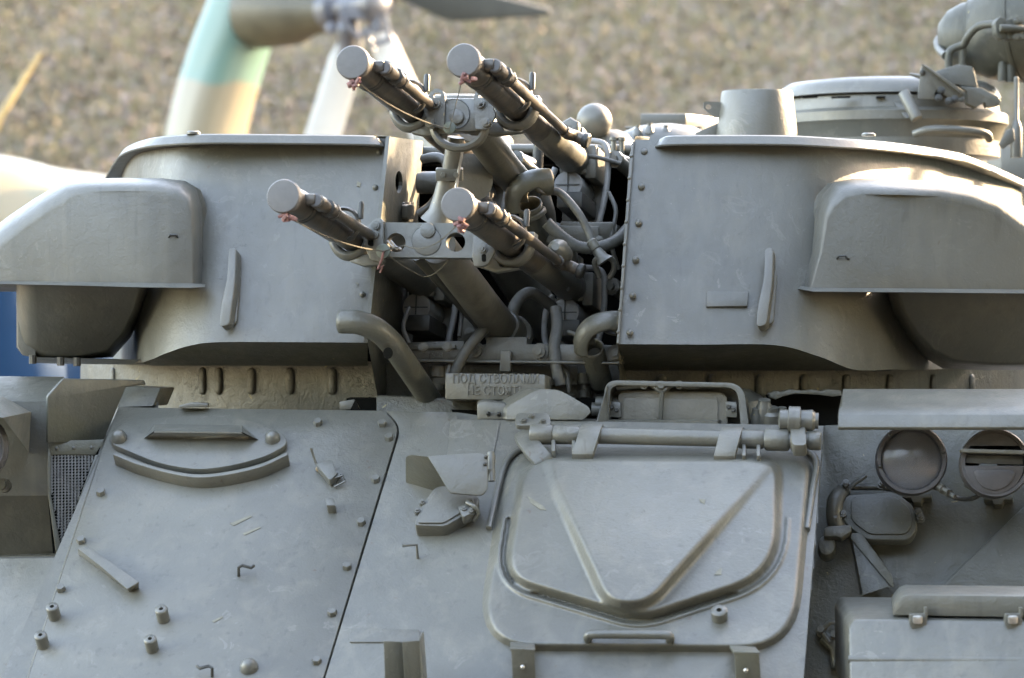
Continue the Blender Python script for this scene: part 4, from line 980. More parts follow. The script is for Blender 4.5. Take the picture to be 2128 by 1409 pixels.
text('embossed_lettering', 'НЕ СТОЯТЬ', WB, 1030, 813, .0255, M_small, wb, sx=.84)

for pts in ([(742, 376), (750, 380), (748, 388), (741, 386)], [(738, 586), (746, 588), (743, 592)]): flake(FL, pts, TUR, .003)

# ------------------------------------------------------------------ the gun cluster
GD = V((-.243, -1, .150)).normalized()                    # direction of fire
GR = GD.cross(UP).normalized() * 1                        # to the photo's right, square to the guns
if GR.x < 0: GR = -GR
GU = GR.cross(GD).normalized()
if GU.z < 0: GU = -GU
MUZ = {'ul': P(735, 131, 6.3), 'ur': P(965, 127, 6.3), 'll': P(591, 409, 6.3), 'lr': P(953, 426, 6.3)}
def at(k, t, r=0., u=0.): return MUZ[k] - GD * t + GR * r + GU * u
def gun(k, length, elbow=False, right=False):
    g = thing_part('gun', at(k, .5), VEH)
    o = MUZ[k]; B_ = -GD
    MB().lathe(o, B_, [(.018, -.010), (.0305, -.009), (.0325, -.006), (.0325, .004), (.030, .006)], 40).obj('muzzle_cap', M_cap, g, 0, 40)
    MB().lathe(o, B_, [(.0295, .004), (.0285, .05), (.0285, .075), (.0295, .078), (.0295, .09), (.0265, .094), (.0265, .105), (.0285, .108), (.0285, .20), (.0285, .335), (.027, .345)], 32, False).obj('flash_hider', M_steel, g, 0, 30)
    bn = MB()
    for t in (.093, .108): bn.lathe(o, B_, [(.0288, t), (.0302, t + .002), (.0302, t + .008), (.0288, t + .010)], 30, False)
    bn.obj('muzzle_band', M_dark, g)
    MB().lathe(o, B_, [(.0255, .34), (.0255, .47), (.0275, .48), (.0275, .56), (.030, .58), (.030, .60), (.0305, .615)], 30, False).obj('barrel', M_steel, g, 0, 30)
    MB().lathe(o, B_, [(.0305, .60), (.0315, .62), (.0315, length - .06), (.033, length - .055), (.033, length - .04), (.0315, length - .038), (.034, length - .01), (.034, length)], 30).obj('barrel_jacket', M_jacket if k != 'ul' else M_steel, g, 0, 30)
    # gas tube beside the barrel
    sx, su = .0455, .002
    a = at(k, .06, sx, su)
    gt = MB().lathe(a, B_, [(.008, -.004), (.0145, -.002), (.0145, .03), (.012, .035), (.011, .07), (.0145, .075), (.0145, .115), (.012, .12), (.0105, .13), (.0105, .40), (.0095, .405), (.0095, .60)], 20).obj('gas_tube', M_steel, g, 0, 30)
    MB().lathe(at(k, .055, sx, su), GD, [(.0125, 0), (.0132, .002), (.0132, .006), (.011, .008)], 18).obj('tube_cap', M_cap, gt)
    m = MB()
    for t in (.12, .155): m.lathe(at(k, t, sx, su), B_, [(.014, 0), (.017, .002), (.017, .011), (.014, .013)], 8)
    m.obj('gas_collar', M_dark, gt)
    MB().box(at(k, .055, .032, .004), GR, GU, GD, .014, .010, .012).obj('tube_foot', M_steel, gt, .003)
    # clip that ties the tube to the barrel
    rr = []
    for i in range(15):
        a_ = math.radians(-70 + i * 20); rr.append(at(k, .33, .0175 + .029 * math.cos(a_) * 1.1, .004 + .034 * math.sin(a_) * .9 + (.004 if 3 < i < 10 else 0)))
    MB().tube(rr, .0042, 6, up=GD, flat=2.2).obj('tube_clip', M_dark, g, 0, 40)
    MB().lathe(at(k, .33, .052, .018), GU, [(.006, 0), (.006, .03), (.0035, .034)], 8).obj('clip_screw', M_dark, g)
    # wax seal with its cord end
    s = MB(); c = at(k, -.008, .006, -.036)
    rnd = random.Random(k)
    for q in range(5):
        b_ = c + GR * rnd.uniform(-.009, .011) + GU * rnd.uniform(-.008, .007) + GD * rnd.uniform(-.004, .006)
        s.tube([b_, b_ + V((rnd.uniform(-.01, .01), .004, rnd.uniform(-.009, .006))), b_ + V((rnd.uniform(-.012, .012), .006, rnd.uniform(-.012, .004)))], [.004, .0055, .003], 6)
    s.obj('wax_seal', M_wax, g, 0, 40)
    # breech: collar, block, recoil plug with its crossed slot, plate
    e = at(k, length)
    MB().box(at(k, length + .06, .0, .0), GR, GU, GD, .030, .032, .07).obj('receiver', M_jacket, g, .006)
    MB().box(at(k, length + .05, .038, -.004), GR, GU, GD, .012, .036, .055).obj('receiver_side', M_jacket, g, .004)
    MB().lathe(at(k, length - .025, -.006, -.058), B_, [(.030, 0), (.031, .003), (.031, .12), (.028, .16)], 30).obj('recoil_cylinder', M_skylit, g, 0, 30)
    m = MB(); c = at(k, length - .027, -.006, -.058)
    m.box(c, GR, GU, GD, .026, .0012, .0006); m.box(c, GR, GU, GD, .0012, .026, .0006); m.obj('cross_slot', M_dark, g)
    MB().box(at(k, length + .10, .0, -.075), GR, GU, GD, .045, .055, .004).obj('mount_plate', M_paint, g, .003)
    MB().box(at(k, length + .02, .004, -.095), GR, GU, GD, .028, .018, .07).obj('feed_block', M_dark, g, .004)
    # bent guard frame round the breech
    q = [(-.045, -.012), (-.058, -.05), (-.06, -.10), (-.052, -.125), (-.03, -.14), (.045, -.14), (.058, -.115), (.068, -.06), (.07, -.01), (.066, .03), (.05, .044), (.01, .046)]
    MB().tube(cat([at(k, length + .02, a, b_) for a, b_ in q], 3), .0068, 8, flat=1.0).obj('guard_frame', M_skylit, g, 0, 60)
    MB().box(at(k, length + .03, .012, -.148), GR, GU, GD, .085, .010, .02).obj('frame_foot', M_paint, g, .003)
    MB().lathe(at(k, length + .03, .088, .005), -GR * .3 + GD, [(.016, -.05), (.016, 0), (.019, .002), (.019, .012), (.009, .013), (.009, .02)], 14).obj('trunnion_bolt', M_small, g)
    m = MB(); m.tube([at(k, length + .02, .088, .005), at(k, length + .12, .13, -.03)], .015, 10); m.obj('trunnion_link', M_jacket, g)
    MB().lathe(at(k, length - .09, .012, .052), GD, [(.020, -.016), (.021, 0), (.021, .010), (.017, .014), (.010, .015)], 6).obj('bleed_nut', M_paint, g, .001)
    MB().box(at(k, length - .055, .02, .045), GR, GU, GD, .014, .012, .02).obj('nut_base', M_paint, g, .003)
    if elbow:
        MB().tube(cat([at(k, .64, sx, su), at(k, .68, sx, su), at(k, .70, sx + .014, su - .002), at(k, .70, sx + .03, su - .01)], 4), .0125, 12).obj('gas_elbow', M_steel, g, 0, 60)
        MB().lathe(at(k, .70, sx + .028, su - .009), GR - GU * .35, [(.0135, 0), (.0165, .003), (.0165, .012), (.013, .015)], 10).obj('elbow_nut', M_dark, g)
    return g
GUNS = {'ul': gun('ul', .93), 'ur': gun('ur', .95, True), 'll': gun('ll', 1.0), 'lr': gun('lr', .97, True)}
LBL = {'ul': 'upper left gun of the four', 'ur': 'upper right gun with an elbow on its gas tube', 'll': 'lower left gun in front of the turret cheek', 'lr': 'lower right gun over the middle of the bay'}
for k in GUNS: GUNS[k]['label'] = LBL[k]

# brackets that tie the barrels together
def gplane(k, t): return Pl(at(k, t), GD)
UPn = gplane('ul', .40); LPn = gplane('ll', .44)
def cheek_eye(par, pl, px, hole, h, base):
    return plate_holes('bracket_cheek', pl, px, [hole], h, M_small, par, base)
CEN = plate('upper_bracket', UPn, [(890, 208), (905, 203), (990, 204), (1010, 210), (1024, 232), (1012, 262), (1000, 272), (925, 274), (905, 262), (880, 250), (880, 225)], .03, M_small, VEH, -.03, .004)
cheek_eye(CEN, UPn, rp([(889, 208), (894, 190), (909, 182), (924, 191), (925, 208), (922, 268), (886, 258), (886, 230)], [4, 9, 9, 9, 3, 3, 6, 6]), rp([(901, 193), (916, 193), (917, 203), (900, 203)], 5), .010, .0)
cheek_eye(CEN, UPn, rp([(984, 206), (988, 190), (1001, 182), (1015, 190), (1018, 206), (1030, 240), (1012, 268), (988, 268)], [4, 9, 9, 9, 6, 6, 6, 3]), rp([(994, 193), (1009, 193), (1010, 203), (993, 203)], 5), .010, .0)
for x0 in (886, 998): plate('cheek_slot', UPn, rp([(x0 + 5, 230), (x0 + 16, 230), (x0 + 16, 250), (x0 + 5, 250)], 5), .001, M_shade, CEN, .008, 0)
plate('bracket_disc', UPn, circ(945, 237, 30, 32), .0012, M_small, CEN, .0, 0)
m = MB(); pts = [UPn.h(945 + 31 * math.cos(a), 237 + 31 * math.sin(a), .0015) for a in [i * 2 * math.pi / 40 for i in range(41)]]; m.tube(pts, .0009, 5); m.obj('disc_edge', M_dark, CEN)
bolts('bracket_bolt', UPn, [(907, 217), (1000, 216), (896, 256), (1011, 256)], .0095, .014, M_small, CEN, 'nut', .009)
for x0 in (907, 1000): stud('bolt_core', UPn.mat(x0, 217, .018), .004, .007, M_dark, CEN, 'dome')
plate('bracket_disc', UPn, circ(948, 242, 15, 20), .006, M_small, CEN, .003, .002)
def yoke(name, k, t, a0, a1, arm, par):
    """C-shaped cradle round a barrel with a flat arm to the bracket plate."""
    pts = []
    for i in range(17):
        a = math.radians(a0 + (a1 - a0) * i / 16); pts.append(at(k, t, .037 * math.cos(a), .037 * math.sin(a)))
    m = MB(); m.tube(pts, .010, 8, flat=2.2, up=GD)
    m.prism([at(k, t - .012, *q) for q in arm], -GD * .022)
    o = m.obj(name, M_small, par, .002, 50)
    for i in (0, 16):
        MB().box(pts[i], GR, GU, GD, .013, .013, .016).obj('yoke_lug', M_small, o, .003)
    return o
yoke('barrel_yoke', 'ul', .42, 165, 375, [(.0, -.048), (.03, -.034), (.075, -.03), (.075, -.052), (.03, -.055)], CEN)
yoke('barrel_yoke', 'ur', .42, 165, 375, [(-.095, -.028), (-.035, -.028), (-.02, -.048), (.02, -.05), (-.04, -.056), (-.095, -.052)], CEN)
# ring and strut below the upper bracket
m = MB(); pts = [UPn.h(955 + 54 * math.cos(a), 262 + 46 * math.sin(a), -.012) for a in [math.radians(-5 + i * 190 / 18) for i in range(19)]]
m.tube(pts, .0085, 8, flat=1.6, up=GD); m.obj('strut_ring', M_small, CEN)
s0, s1, s2, s3 = P(947, 285, 6.70), P(941, 330, 6.71), P(928, 375, 6.73), P(912, 460, 6.75)
ST = MB().tube([s0, P(944, 310, 6.705), P(938, 352, 6.72)], [.0165, .018, .018], 20).obj('strut', M_small, VEH, 0, 50)
MB().box(P(934, 362, 6.722), V((1, 0, 0)), V((0, -.15, .99)).normalized(), V((0, .99, .15)).normalized(), .027, .012, .02).obj('strut_clamp', M_small, ST, .002)
for x in (921, 948): stud('clamp_bolt', Pl(P(x, 364, 6.70), V((0, -1, 0))).mat(x, 364), .006, .008, M_small, ST)
m = MB(); m.tube([P(930, 372, 6.73), P(921, 410, 6.74), P(915, 440, 6.745), P(908, 462, 6.75)], [.019, .020, .024, .034], 24); m.obj('strut_foot', M_small, ST, 0, 50)
m = MB(); m.tube([P(962, 310, 6.69), P(955, 345, 6.70), P(948, 390, 6.70)], .003, 6); m.obj('strut_pin', M_bare, ST)
# lower bracket plate with two holes
LOW = plate_holes('lower_bracket', LPn, [(798, 462), (1000, 464), (1004, 536), (800, 534)], [circ(823, 504, 20, 24), circ(947, 503, 20, 24)], .022, M_small, VEH, -.022)
plate('bracket_disc', LPn, circ(886, 500, 30, 32), .0025, M_small, LOW, 0, .001)
m = MB(); pts = [LPn.h(886 + 30 * math.cos(a), 500 + 30 * math.sin(a), .0012) for a in [i * 2 * math.pi / 40 for i in range(41)]]; m.tube(pts, .0009, 5); m.obj('disc_edge', M_dark, LOW)
plate('bracket_disc', LPn, circ(888, 478, 16, 20), .006, M_small, LOW, .002, .002)
m = MB(); m.tube([at('ll', .5, .15, -.005), at('ll', .5, .155, -.005) + GD * .03], .016, 14); m.obj('bracket_pin', M_bare, LOW)
for x in (805, 812): rod('bracket_wire', [LPn.h(x, 500, .004), LPn.h(x + 10, 512, .006), LPn.h(x + 22, 518, .004)], .0022, M_bare, LOW, 6)
ck = plate('bracket_cheek', LPn, rp([(760, 475), (778, 456), (790, 452), (797, 460), (797, 545), (770, 540), (756, 510)], [8, 8, 8, 4, 3, 6, 8]), .016, M_small, LOW, -.005, .003)
bolts('bracket_bolt', LPn, [(782, 470), (780, 488)], .008, .010, M_small, ck, 'nut', .010)
plate('cheek_slot', LPn, rp([(766, 495), (776, 494), (776, 512), (764, 510)], 4), .001, M_shade, ck, .011, 0)
ck = plate('bracket_cheek', LPn, rp([(985, 466), (1004, 466), (1020, 500), (1030, 520), (1012, 552), (985, 555), (980, 530)], [3, 3, 10, 10, 10, 6, 4]), .012, M_small, LOW, -.003, .003)
bolts('bracket_bolt', LPn, [(1003, 517)], .008, .010, M_small, ck, 'nut', .010)
plate('cheek_slot', LPn, rp([(1001, 528), (1010, 528), (1010, 544), (1001, 544)], 4), .001, M_shade, ck, .009, 0)
yoke('barrel_yoke', 'll', .45, 165, 375, [(.0, -.048), (.03, -.034), (.068, -.03), (.07, -.055), (.03, -.058)], LOW)
yoke('barrel_yoke', 'lr', .43, 165, 375, [(-.06, -.01), (-.035, -.02), (-.02, -.048), (.02, -.05), (-.03, -.058), (-.07, -.045)], LOW)
# green seal and cords
MB().lathe(LPn.h(797, 522, .03), GD, [(.010, -.006), (.0145, -.002), (.0145, .004), (.009, .006)], 18).obj('lead_seal', M_tagm, LOW)
MB().lathe(UPn.h(935, 266, .02), GD, [(.010, -.006), (.0125, -.002), (.0125, .004), (.007, .006)], 18).obj('lead_seal', M_tagm, CEN)
def cord(a, b_, sag, par, r=.0013):
    pts = [a + (b_ - a) * (i / 10) - V((0, 0, sag * 4 * (i / 10) * (1 - i / 10))) for i in range(11)]
    MB().tube(pts, r, 5).obj('seal_cord', M_cord, par)
cA, cB = UPn.h(933, 268, .03), LPn.h(797, 522, .04)
cord(at('ul', 0, .01, -.038), cA, .012, CEN); cord(at('ur', 0, -.005, -.04), UPn.h(950, 205, .02), .004, CEN, .001); cord(UPn.h(950, 205, .02), cA, .002, CEN, .001)
cord(at('ll', 0, .01, -.038), cB, .012, LOW); cord(at('lr', 0, -.004, -.04), LPn.h(840, 510, .02), .02, LOW); cord(LPn.h(840, 510, .02), cB, .0, LOW)
cord(cB, LPn.h(880, 575, -.08), .004, LOW); cord(LPn.h(880, 575, -.08), LPn.h(942, 525, .0), .012, LOW, .001)
rod('cord_tail', [cB, LPn.h(793, 540, .04), LPn.h(785, 560, .035), LPn.h(796, 552, .04), LPn.h(790, 566, .03)], .0024, M_wax, LOW, 6)
# long support tubes of the cluster
MB().tube([P(985, 262, 6.78), P(1050, 350, 7.0), P(1092, 398, 7.2)], .0335, 26).obj('support_tube', M_jacket, VEH, 0, 60)
m = MB(); m.tube([P(912, 514, 6.765), P(1000, 630, 6.96), P(1048, 690, 7.08)], .0365, 28); LT_ = m.obj('support_tube', M_jacket, VEH, 0, 60)
m = MB(); m.tube([P(866, 530, 6.84), P(985, 660, 7.1), P(1010, 690, 7.15)], .013, 8); m.obj('support_rib', M_jacket, LT_, 0, 60)
ax = (P(1048, 690, 7.08) - P(1000, 630, 6.96)).normalized()
MB().lathe(P(1052, 692, 7.08), ax, [(.038, -.03), (.043, -.02), (.043, .01), (.05, .015), (.05, .03)], 28).obj('tube_collar', M_small, LT_)
m = MB(); m.tube([P(1000, 460, 7.3), P(1090, 600, 7.42), P(1150, 690, 7.5)], .045, 16); m.obj('cradle_arm', M_jacket, TUR, 0, 60)
m = MB(); m.tube([P(1120, 300, 7.3), P(1112, 420, 7.3), P(1125, 470, 7.3)], .012, 10); m.obj('cradle_rod', M_dark, TUR, 0, 60)
# cradle bar across the bay with its nuts
CBp = Pl(P(1060, 735, 7.0), yawel(12, 6))
CRB = plate('cradle_bar', CBp, [(835, 712), (965, 708), (965, 716), (1010, 716), (1010, 700), (1095, 700), (1095, 715), (1240, 716), (1290, 718), (1290, 752), (835, 748)], .05, M_small, TUR, -.05, .003)
plate('bar_lip', CBp, [(840, 746), (1290, 752), (1290, 757), (840, 752)], .02, M_small, CRB, 0, .002)
bolts('bar_nut', CBp, [(990, 730), (1122, 732), (1280, 735)], .014, .02, M_small, CRB, 'nut')
plate('bar_catch', CBp, rp([(1040, 728), (1062, 728), (1060, 772), (1038, 772)], 4), .02, M_small, CRB, .0, .003)
plate('bar_rail', CBp, rp([(850, 717), (946, 716), (946, 724), (850, 725)], 2), .012, M_small, CRB, 0, .002)
text('cast_number', '1638', CBp, 903, 738, .017, M_small, CRB, .001)
m = MB(); m.prism([P(900, 758, 7.05), P(1200, 760, 7.05), P(1200, 800, 7.05), P(900, 800, 7.05)], V((0, .02, 0))); m.obj('bay_apron', M_old, TUR, .002)
for x, y in ((910, 790), (1216, 805)):
    MB().lathe(P(x, y - 30, 7.06), V((0, 0, -1)), [(.018, 0), (.018, .022), (.009, .024), (.009, .034), (.013, .036), (.013, .05)], 16).obj('buffer', M_small, TUR)
for x0, x1 in ((936, 930), (1166, 1180)): rod('bay_pipe', [P(x0, 758, 7.02), P(x1, 775, 7.0), P(x1 + 2, 815, 7.0)], .0055, M_small, TUR, 8)
# bent drain pipes with cut-away bends
def pipe(pts, r, cut, name='ejection_pipe'):
    c = cat([P(*p) for p in pts], 5)
    o = MB().tube(c, r, 22, False).obj(name, M_darkolive, TUR, 0, 60)
    md = o.modifiers.new('wall', 'SOLIDIFY'); md.thickness = .003; md.offset = -1
    m = MB(); m.tube(c[:-1], r * .86, 14, True); 
    return o
p1 = pipe([(707, 668, 6.80), (745, 670, 6.79), (782, 685, 6.80), (812, 712, 6.83), (838, 748, 6.88), (872, 798, 6.96), (905, 848, 7.03)], .0245, 0)
plate('pipe_hole', Pl(P(806, 732, 6.80), V((-.2, -.95, -.1))), circ(806, 734, 10, 18, 12), .002, M_shade, p1, 0, 0)
def trough(pts, r, name='ejection_pipe', span=115):
    c = cat([P(*p) for p in pts], 6); m = MB(); rings = []; t0 = (c[1] - c[0]).normalized(); a = (UP - t0 * UP.dot(t0)).normalized()
    for i, p in enumerate(c):
        t = (c[min(i + 1, len(c) - 1)] - c[max(i - 1, 0)]).normalized(); a = (a - t * a.dot(t)).normalized(); b_ = t.cross(a)
        sp = math.radians(span + max(0, 65 * (1 - i / 6)))
        rings.append([p + a * r * math.cos(sp * (k / 12 - 1)) + b_ * r * math.sin(sp * (k / 12 - 1)) for k in range(25)])
    m.loft(rings, False, False, False); o = m.obj(name, M_darkolive, TUR, 0, 60)
    md = o.modifiers.new('wall', 'SOLIDIFY'); md.thickness = .003; md.offset = 0; return o
p2 = trough([(1286, 672, 6.9), (1258, 674, 6.88), (1232, 684, 6.88), (1219, 704, 6.89), (1219, 728, 6.905)], .0245)
lo = pipe([(1231, 722, 6.93), (1237, 748, 6.96), (1250, 800, 7.02)], .0245, 0, 'pipe_stub')
p3 = trough([(1142, 378, 7.0), (1112, 380, 6.99), (1087, 392, 6.99), (1077, 412, 7.0), (1080, 432, 7.01)], .027)
lo = pipe([(1100, 424, 7.04), (1114, 470, 7.08), (1150, 535, 7.17)], .0265, 0, 'pipe_stub')
m = MB(); m.lathe(P(1104, 440, 7.05), V((.35, .35, -.85)), [(.028, 0), (.031, .003), (.031, .01), (.028, .012)], 20, False); m.obj('pipe_flange', M_darkolive, p3)
# hoses and cables in the bay
def hose(pts, r, mat=M_hose, name='hose', ribbed=False):
    c = cat([P(*p) for p in pts], 10 if ribbed else 6)
    rr = [r * (1 + (.08 if i % 2 else -.04)) for i in range(len(c))] if ribbed else r
    return MB().tube(c, rr, 12).obj(name, mat, TUR, 0, 80)
hose([(1138, 396, 7.0), (1165, 402, 7.0), (1200, 440, 6.98), (1222, 480, 6.97), (1238, 520, 6.96), (1250, 540, 6.96)], .0085)
m = MB(); m.lathe(P(1226, 498, 6.955), (P(1258, 545, 6.95) - P(1226, 498, 6.955)), [(.006, 0), (.011, .004), (.011, .022), (.009, .024), (.013, .045), (.02, .055)], 14); m.obj('cable_plug', M_small, TUR)
hose([(1245, 575, 6.98), (1236, 545, 6.96), (1250, 535, 6.95), (1272, 540, 6.96), (1276, 560, 6.97), (1266, 578, 6.98)], .006, M_small, 'cable_ring')
hose([(1135, 462, 7.02), (1165, 490, 7.02), (1200, 512, 7.02), (1240, 515, 7.02), (1280, 500, 7.05), (1310, 470, 7.1)], .0125, ribbed=True)
hose([(1132, 405, 7.08), (1142, 440, 7.08), (1150, 480, 7.1), (1190, 500, 7.12)], .012)
hose([(1065, 670, 7.08), (1068, 640, 7.08), (1085, 615, 7.1), (1110, 610, 7.12), (1150, 640, 7.15)], .0125)
hose([(1155, 640, 7.02), (1158, 680, 7.0), (1152, 720, 6.98), (1158, 770, 6.97), (1165, 800, 6.97)], .0125)
hose([(1010, 680, 7.0), (992, 700, 6.98), (968, 730, 6.97), (950, 765, 6.97), (940, 790, 6.97)], .0115)
hose([(880, 330, 7.15), (905, 326, 7.12), (925, 335, 7.1), (930, 360, 7.1)], .010)
hose([(868, 445, 7.1), (895, 425, 7.1), (915, 395, 7.1), (935, 360, 7.12)], .008, M_small)
for q in ([(1150, 300, 7.3), (1180, 330, 7.25), (1230, 325, 7.2), (1290, 340, 7.2)], [(900, 560, 7.1), (935, 580, 7.08), (960, 620, 7.08), (955, 700, 7.05)], [(1120, 560, 7.2), (1150, 590, 7.15), (1180, 600, 7.1)],
          [(870, 470, 7.2), (880, 520, 7.15), (905, 560, 7.12)], [(1265, 400, 7.15), (1280, 440, 7.12), (1270, 500, 7.1), (1285, 560, 7.1)], [(1020, 420, 7.25), (1035, 470, 7.22), (1030, 540, 7.2)], [(1180, 690, 7.0), (1200, 700, 6.98), (1215, 745, 6.98)], [(850, 640, 7.05), (838, 680, 7.02), (850, 715, 7.0)]):
    hose(q, .0048, M_hose, 'bay_cable')
for x, y, d in ((1158, 492, 7.06), (1244, 500, 7.06), (1010, 505, 7.19), (968, 640, 7.18), (975, 690, 7.18), (1092, 552, 7.19), (880, 722, 6.97), (930, 722, 6.97), (1205, 735, 6.95)):
    stud('bay_bolt', Pl(P(x, y, d), V((0, -1, .1))).mat(x, y), .008, .012, M_small, TUR, 'nut')
MB().lathe(P(868, 380, 7.2), V((1, -.2, 0)), [(.022, 0), (.024, .01), (.024, .10)], 20).obj('bay_duct', M_paint, TUR)
MB().lathe(P(945, 385, 7.0), V((.5, -.9, .2)), [(.03, 0), (.045, .02), (.05, .05), (.048, .06), (.05, .065), (.05, .075)], 24).obj('bay_drum', M_paint, TUR)
MB().lathe(P(1160, 520, 6.93), V((-.2, -1, .25)), [(.024, -.04), (.024, 0), (.018, .02), (.008, .03)], 16).obj('bay_lug', M_small, TUR)
for x, y, d in ((1195, 478, 7.08), (1225, 470, 7.1)):
    m = MB(); m.prism([P(x - 60, y - 10, d), P(x + 50, y - 8, d), P(x + 50, y + 32, d), P(x - 60, y + 28, d)], V((0, .03, 0))); m.obj('gun_mount', M_small, TUR, .003)
m = MB(); m.prism([P(1010, 560, 7.2), P(1010, 400, 7.2), P(1018, 400, 7.2), P(1018, 560, 7.2)], V((0, .02, 0))); m.prism([P(960, 600, 7.2), P(1000, 600, 7.2), P(985, 715, 7.2), P(950, 715, 7.2)], V((0, .02, 0)))
m.prism([P(1080, 545, 7.2), P(1110, 545, 7.2), P(1110, 560, 7.2), P(1080, 562, 7.2)], V((0, .03, 0))); m.obj('bay_frame', M_small, TUR, .002)
# top tube across the bay
MB().tube([P(1000, 310, 7.42), P(1330, 311, 7.42)], .0115, 16).obj('bay_crossbar', M_paint, TUR, 0, 60)
m = MB(); m.prism([P(868, 305, 7.5), P(1345, 303, 7.5), P(1345, 322, 7.5), P(868, 322, 7.5)], V((0, .4, 0))); m.obj('bay_lintel', M_paint, TUR, .004)
for x in (1275, 1292): m = MB().lathe(P(x, 312, 7.40), UP, [(.006, -.012), (.006, .02), (.009, .021), (.009, .028)], 10).obj('crossbar_bolt', M_small, TUR)

# ------------------------------------------------------------------ on the turret roof
RZ = P(0, 286, 7.0).z
def rlathe(name, px, d, prof_px, mat, parent, n=48, py0=0):
    """Upright turned shape: profile (radius in photo px, py) at distance d."""
    c = P(px, 704.5, d); c.z = 0
    return MB().lathe(c, UP, [(r * d / FOC, P(0, y, d).z) for r, y in prof_px], n).obj(name, mat, parent, 0, 32)
VENT = rlathe('vent_tower', 1573, 7.7, [(88, 330), (84, 275), (74, 194), (72, 190), (60, 189)], M_turret, VEH)
m = MB(); m.prism([P(1446, 276, 7.7), P(1495, 254, 7.7), P(1495, 290, 7.7), P(1446, 290, 7.7)], V((0, .006, 0))); m.obj('vent_gusset', M_turret, VENT, .001)
VP = Pl(P(1480, 225, 7.7), V((0, -1, 0)))
plate_holes('vent_lug', VP, [(1462, 213), (1468, 211), (1500, 212), (1500, 244), (1484, 244), (1462, 225)], [circ(1472, 222, 6, 14)], .012, M_turret, VENT, 0)
CUP = rlathe('commander_cupola', 1850, 8.3, [(226, 330), (224, 262), (232, 261), (234, 242), (226, 236), (222, 212), (214, 208), (210, 207)], M_turret, VEH, 72)
rlathe('cupola_lid', 1846, 8.3, [(232, 207), (230, 200), (222, 186), (205, 176), (160, 171), (80, 169), (0.5, 168.5)], M_turret, CUP, 72)
rlathe('cupola_rim', 1850, 8.3, [(226, 296), (237, 268), (243, 262), (243, 244), (238, 240), (229, 238)], M_turret, CUP, 72)
m = MB(); m.tube([P(1878, 192, 7.98), P(1906, 248, 7.95)], .0145, 16); m.obj('cupola_handle', M_turret, CUP, .002)
m = MB(); m.prism([P(1850, 205, 8.04), P(1884, 206, 8.04), P(1892, 245, 8.0), P(1882, 246, 8.0)], V((0, .02, 0))); m.obj('handle_plate', M_turret, CUP, .002)
for x0, x1 in ((1666, 1700), (1730, 1768), (1822, 1840)):
    m = MB(); m.prism([P(x0, 200, 8.02), P(x1, 199, 8.02), P(x1, 202, 8.02), P(x0, 203, 8.02)], V((0, .03, 0))); m.obj('lid_slot', M_shade, CUP)
rod('cupola_rail', [P(1900, 278, 8.0), P(1925, 270, 7.98), P(1960, 268, 7.97), P(2020, 272, 7.98), P(2050, 278, 8.0), P(2056, 290, 8.02)], .0095, M_turret, CUP, 10, c=3)
# hinge bracket, box and skid on the cupola
m = MB(); m.prism([P(x, y, 7.98) for x, y in rp([(1907, 206), (1914, 140), (1922, 134), (2005, 190), (2008, 205), (1998, 213), (1985, 210), (1945, 185), (1940, 206)], [2, 6, 6, 10, 8, 8, 6, 4, 2])], V((0, .012, 0)))
HBK = m.obj('hinge_plate', M_turret, CUP, .002)
m = MB(); m.prism([P(1916, 133, 7.96), P(1926, 138, 7.96), P(2004, 190, 7.96), P(1998, 196, 7.96)], V((0, .03, 0))); m.obj('hinge_edge', M_turret, HBK, .002)
bolts('hinge_eye', Pl(P(1917, 150, 7.975), V((0, -1, 0))), [(1917, 151), (1999, 207)], .007, .004, M_dark, HBK, 'dome')
m = MB(); bx = rp([(1944, 148), (1990, 134), (2022, 138), (2032, 182), (1950, 170)], [4, 5, 8, 3, 3])
m.prism([P(x, y, 7.995) for x, y in bx], V((.02, .12, 0))); m.obj('hinge_box', M_turret, CUP, .005)
m = MB(); m.prism([P(x, y, 7.99) for x, y in [(1992, 178), (2040, 182), (2074, 200), (2081, 210), (2076, 220), (2050, 222), (2048, 212), (2030, 224), (2010, 215), (2010, 190)]], V((0, .05, 0))); m.obj('hinge_skid', M_turret, CUP, .003)
m = MB(); m.tube([P(1890, 154, 7.99), P(1912, 159, 7.99)], [.003, .006], 8); m.obj('sight_pin', M_turret, CUP)
bolts('cupola_bolt', Pl(P(1960, 195, 7.95), V((0, -1, .2))), [(1956, 188), (1972, 210), (1984, 206), (1950, 204)], .007, .012, M_dark, HBK, 'nut')
# searchlight on its tubular yoke
sl0 = P(2062, 72, 8.3); sax = V((.86, -.38, .10)).normalized()
SLT_ = MB().lathe(sl0, sax, [(.012, -.135), (.05, -.125), (.075, -.10), (.088, -.065), (.090, -.045), (.098, -.042), (.098, -.036), (.108, -.02), (.120, .02), (.126, .06), (.129, .062), (.129, .07), (.126, .072), (.128, .15), (.10, .16)], 48).obj('searchlight', M_light, VEH, 0, 32)
rod('yoke_tube', [P(1972, 150, 8.2), P(1972, 112, 8.2), P(1984, 100, 8.2), P(2003, 92, 8.19), P(2012, 76, 8.17), P(2032, 56, 8.15), P(2062, 50, 8.12), P(2076, 52, 8.1)], .0095, M_light, SLT_, 12, c=5)
rod('yoke_tube', [P(1988, 70, 8.45), P(1965, 72, 8.42), P(1950, 84, 8.38), P(1950, 98, 8.32), P(1958, 110, 8.25), P(1966, 116, 8.2)], .0105, M_light, SLT_, 12, c=5)
rod('yoke_tube', [P(2000, 96, 8.2), P(2000, 140, 8.2)], .0095, M_light, SLT_, 12)
rod('yoke_tube', [P(1984, 106, 8.4), P(1986, 140, 8.4)], .0095, M_light, SLT_, 12)
m = MB(); 
SP = Pl(P(2090, 60, 8.1), V((.2, -1, .05)))
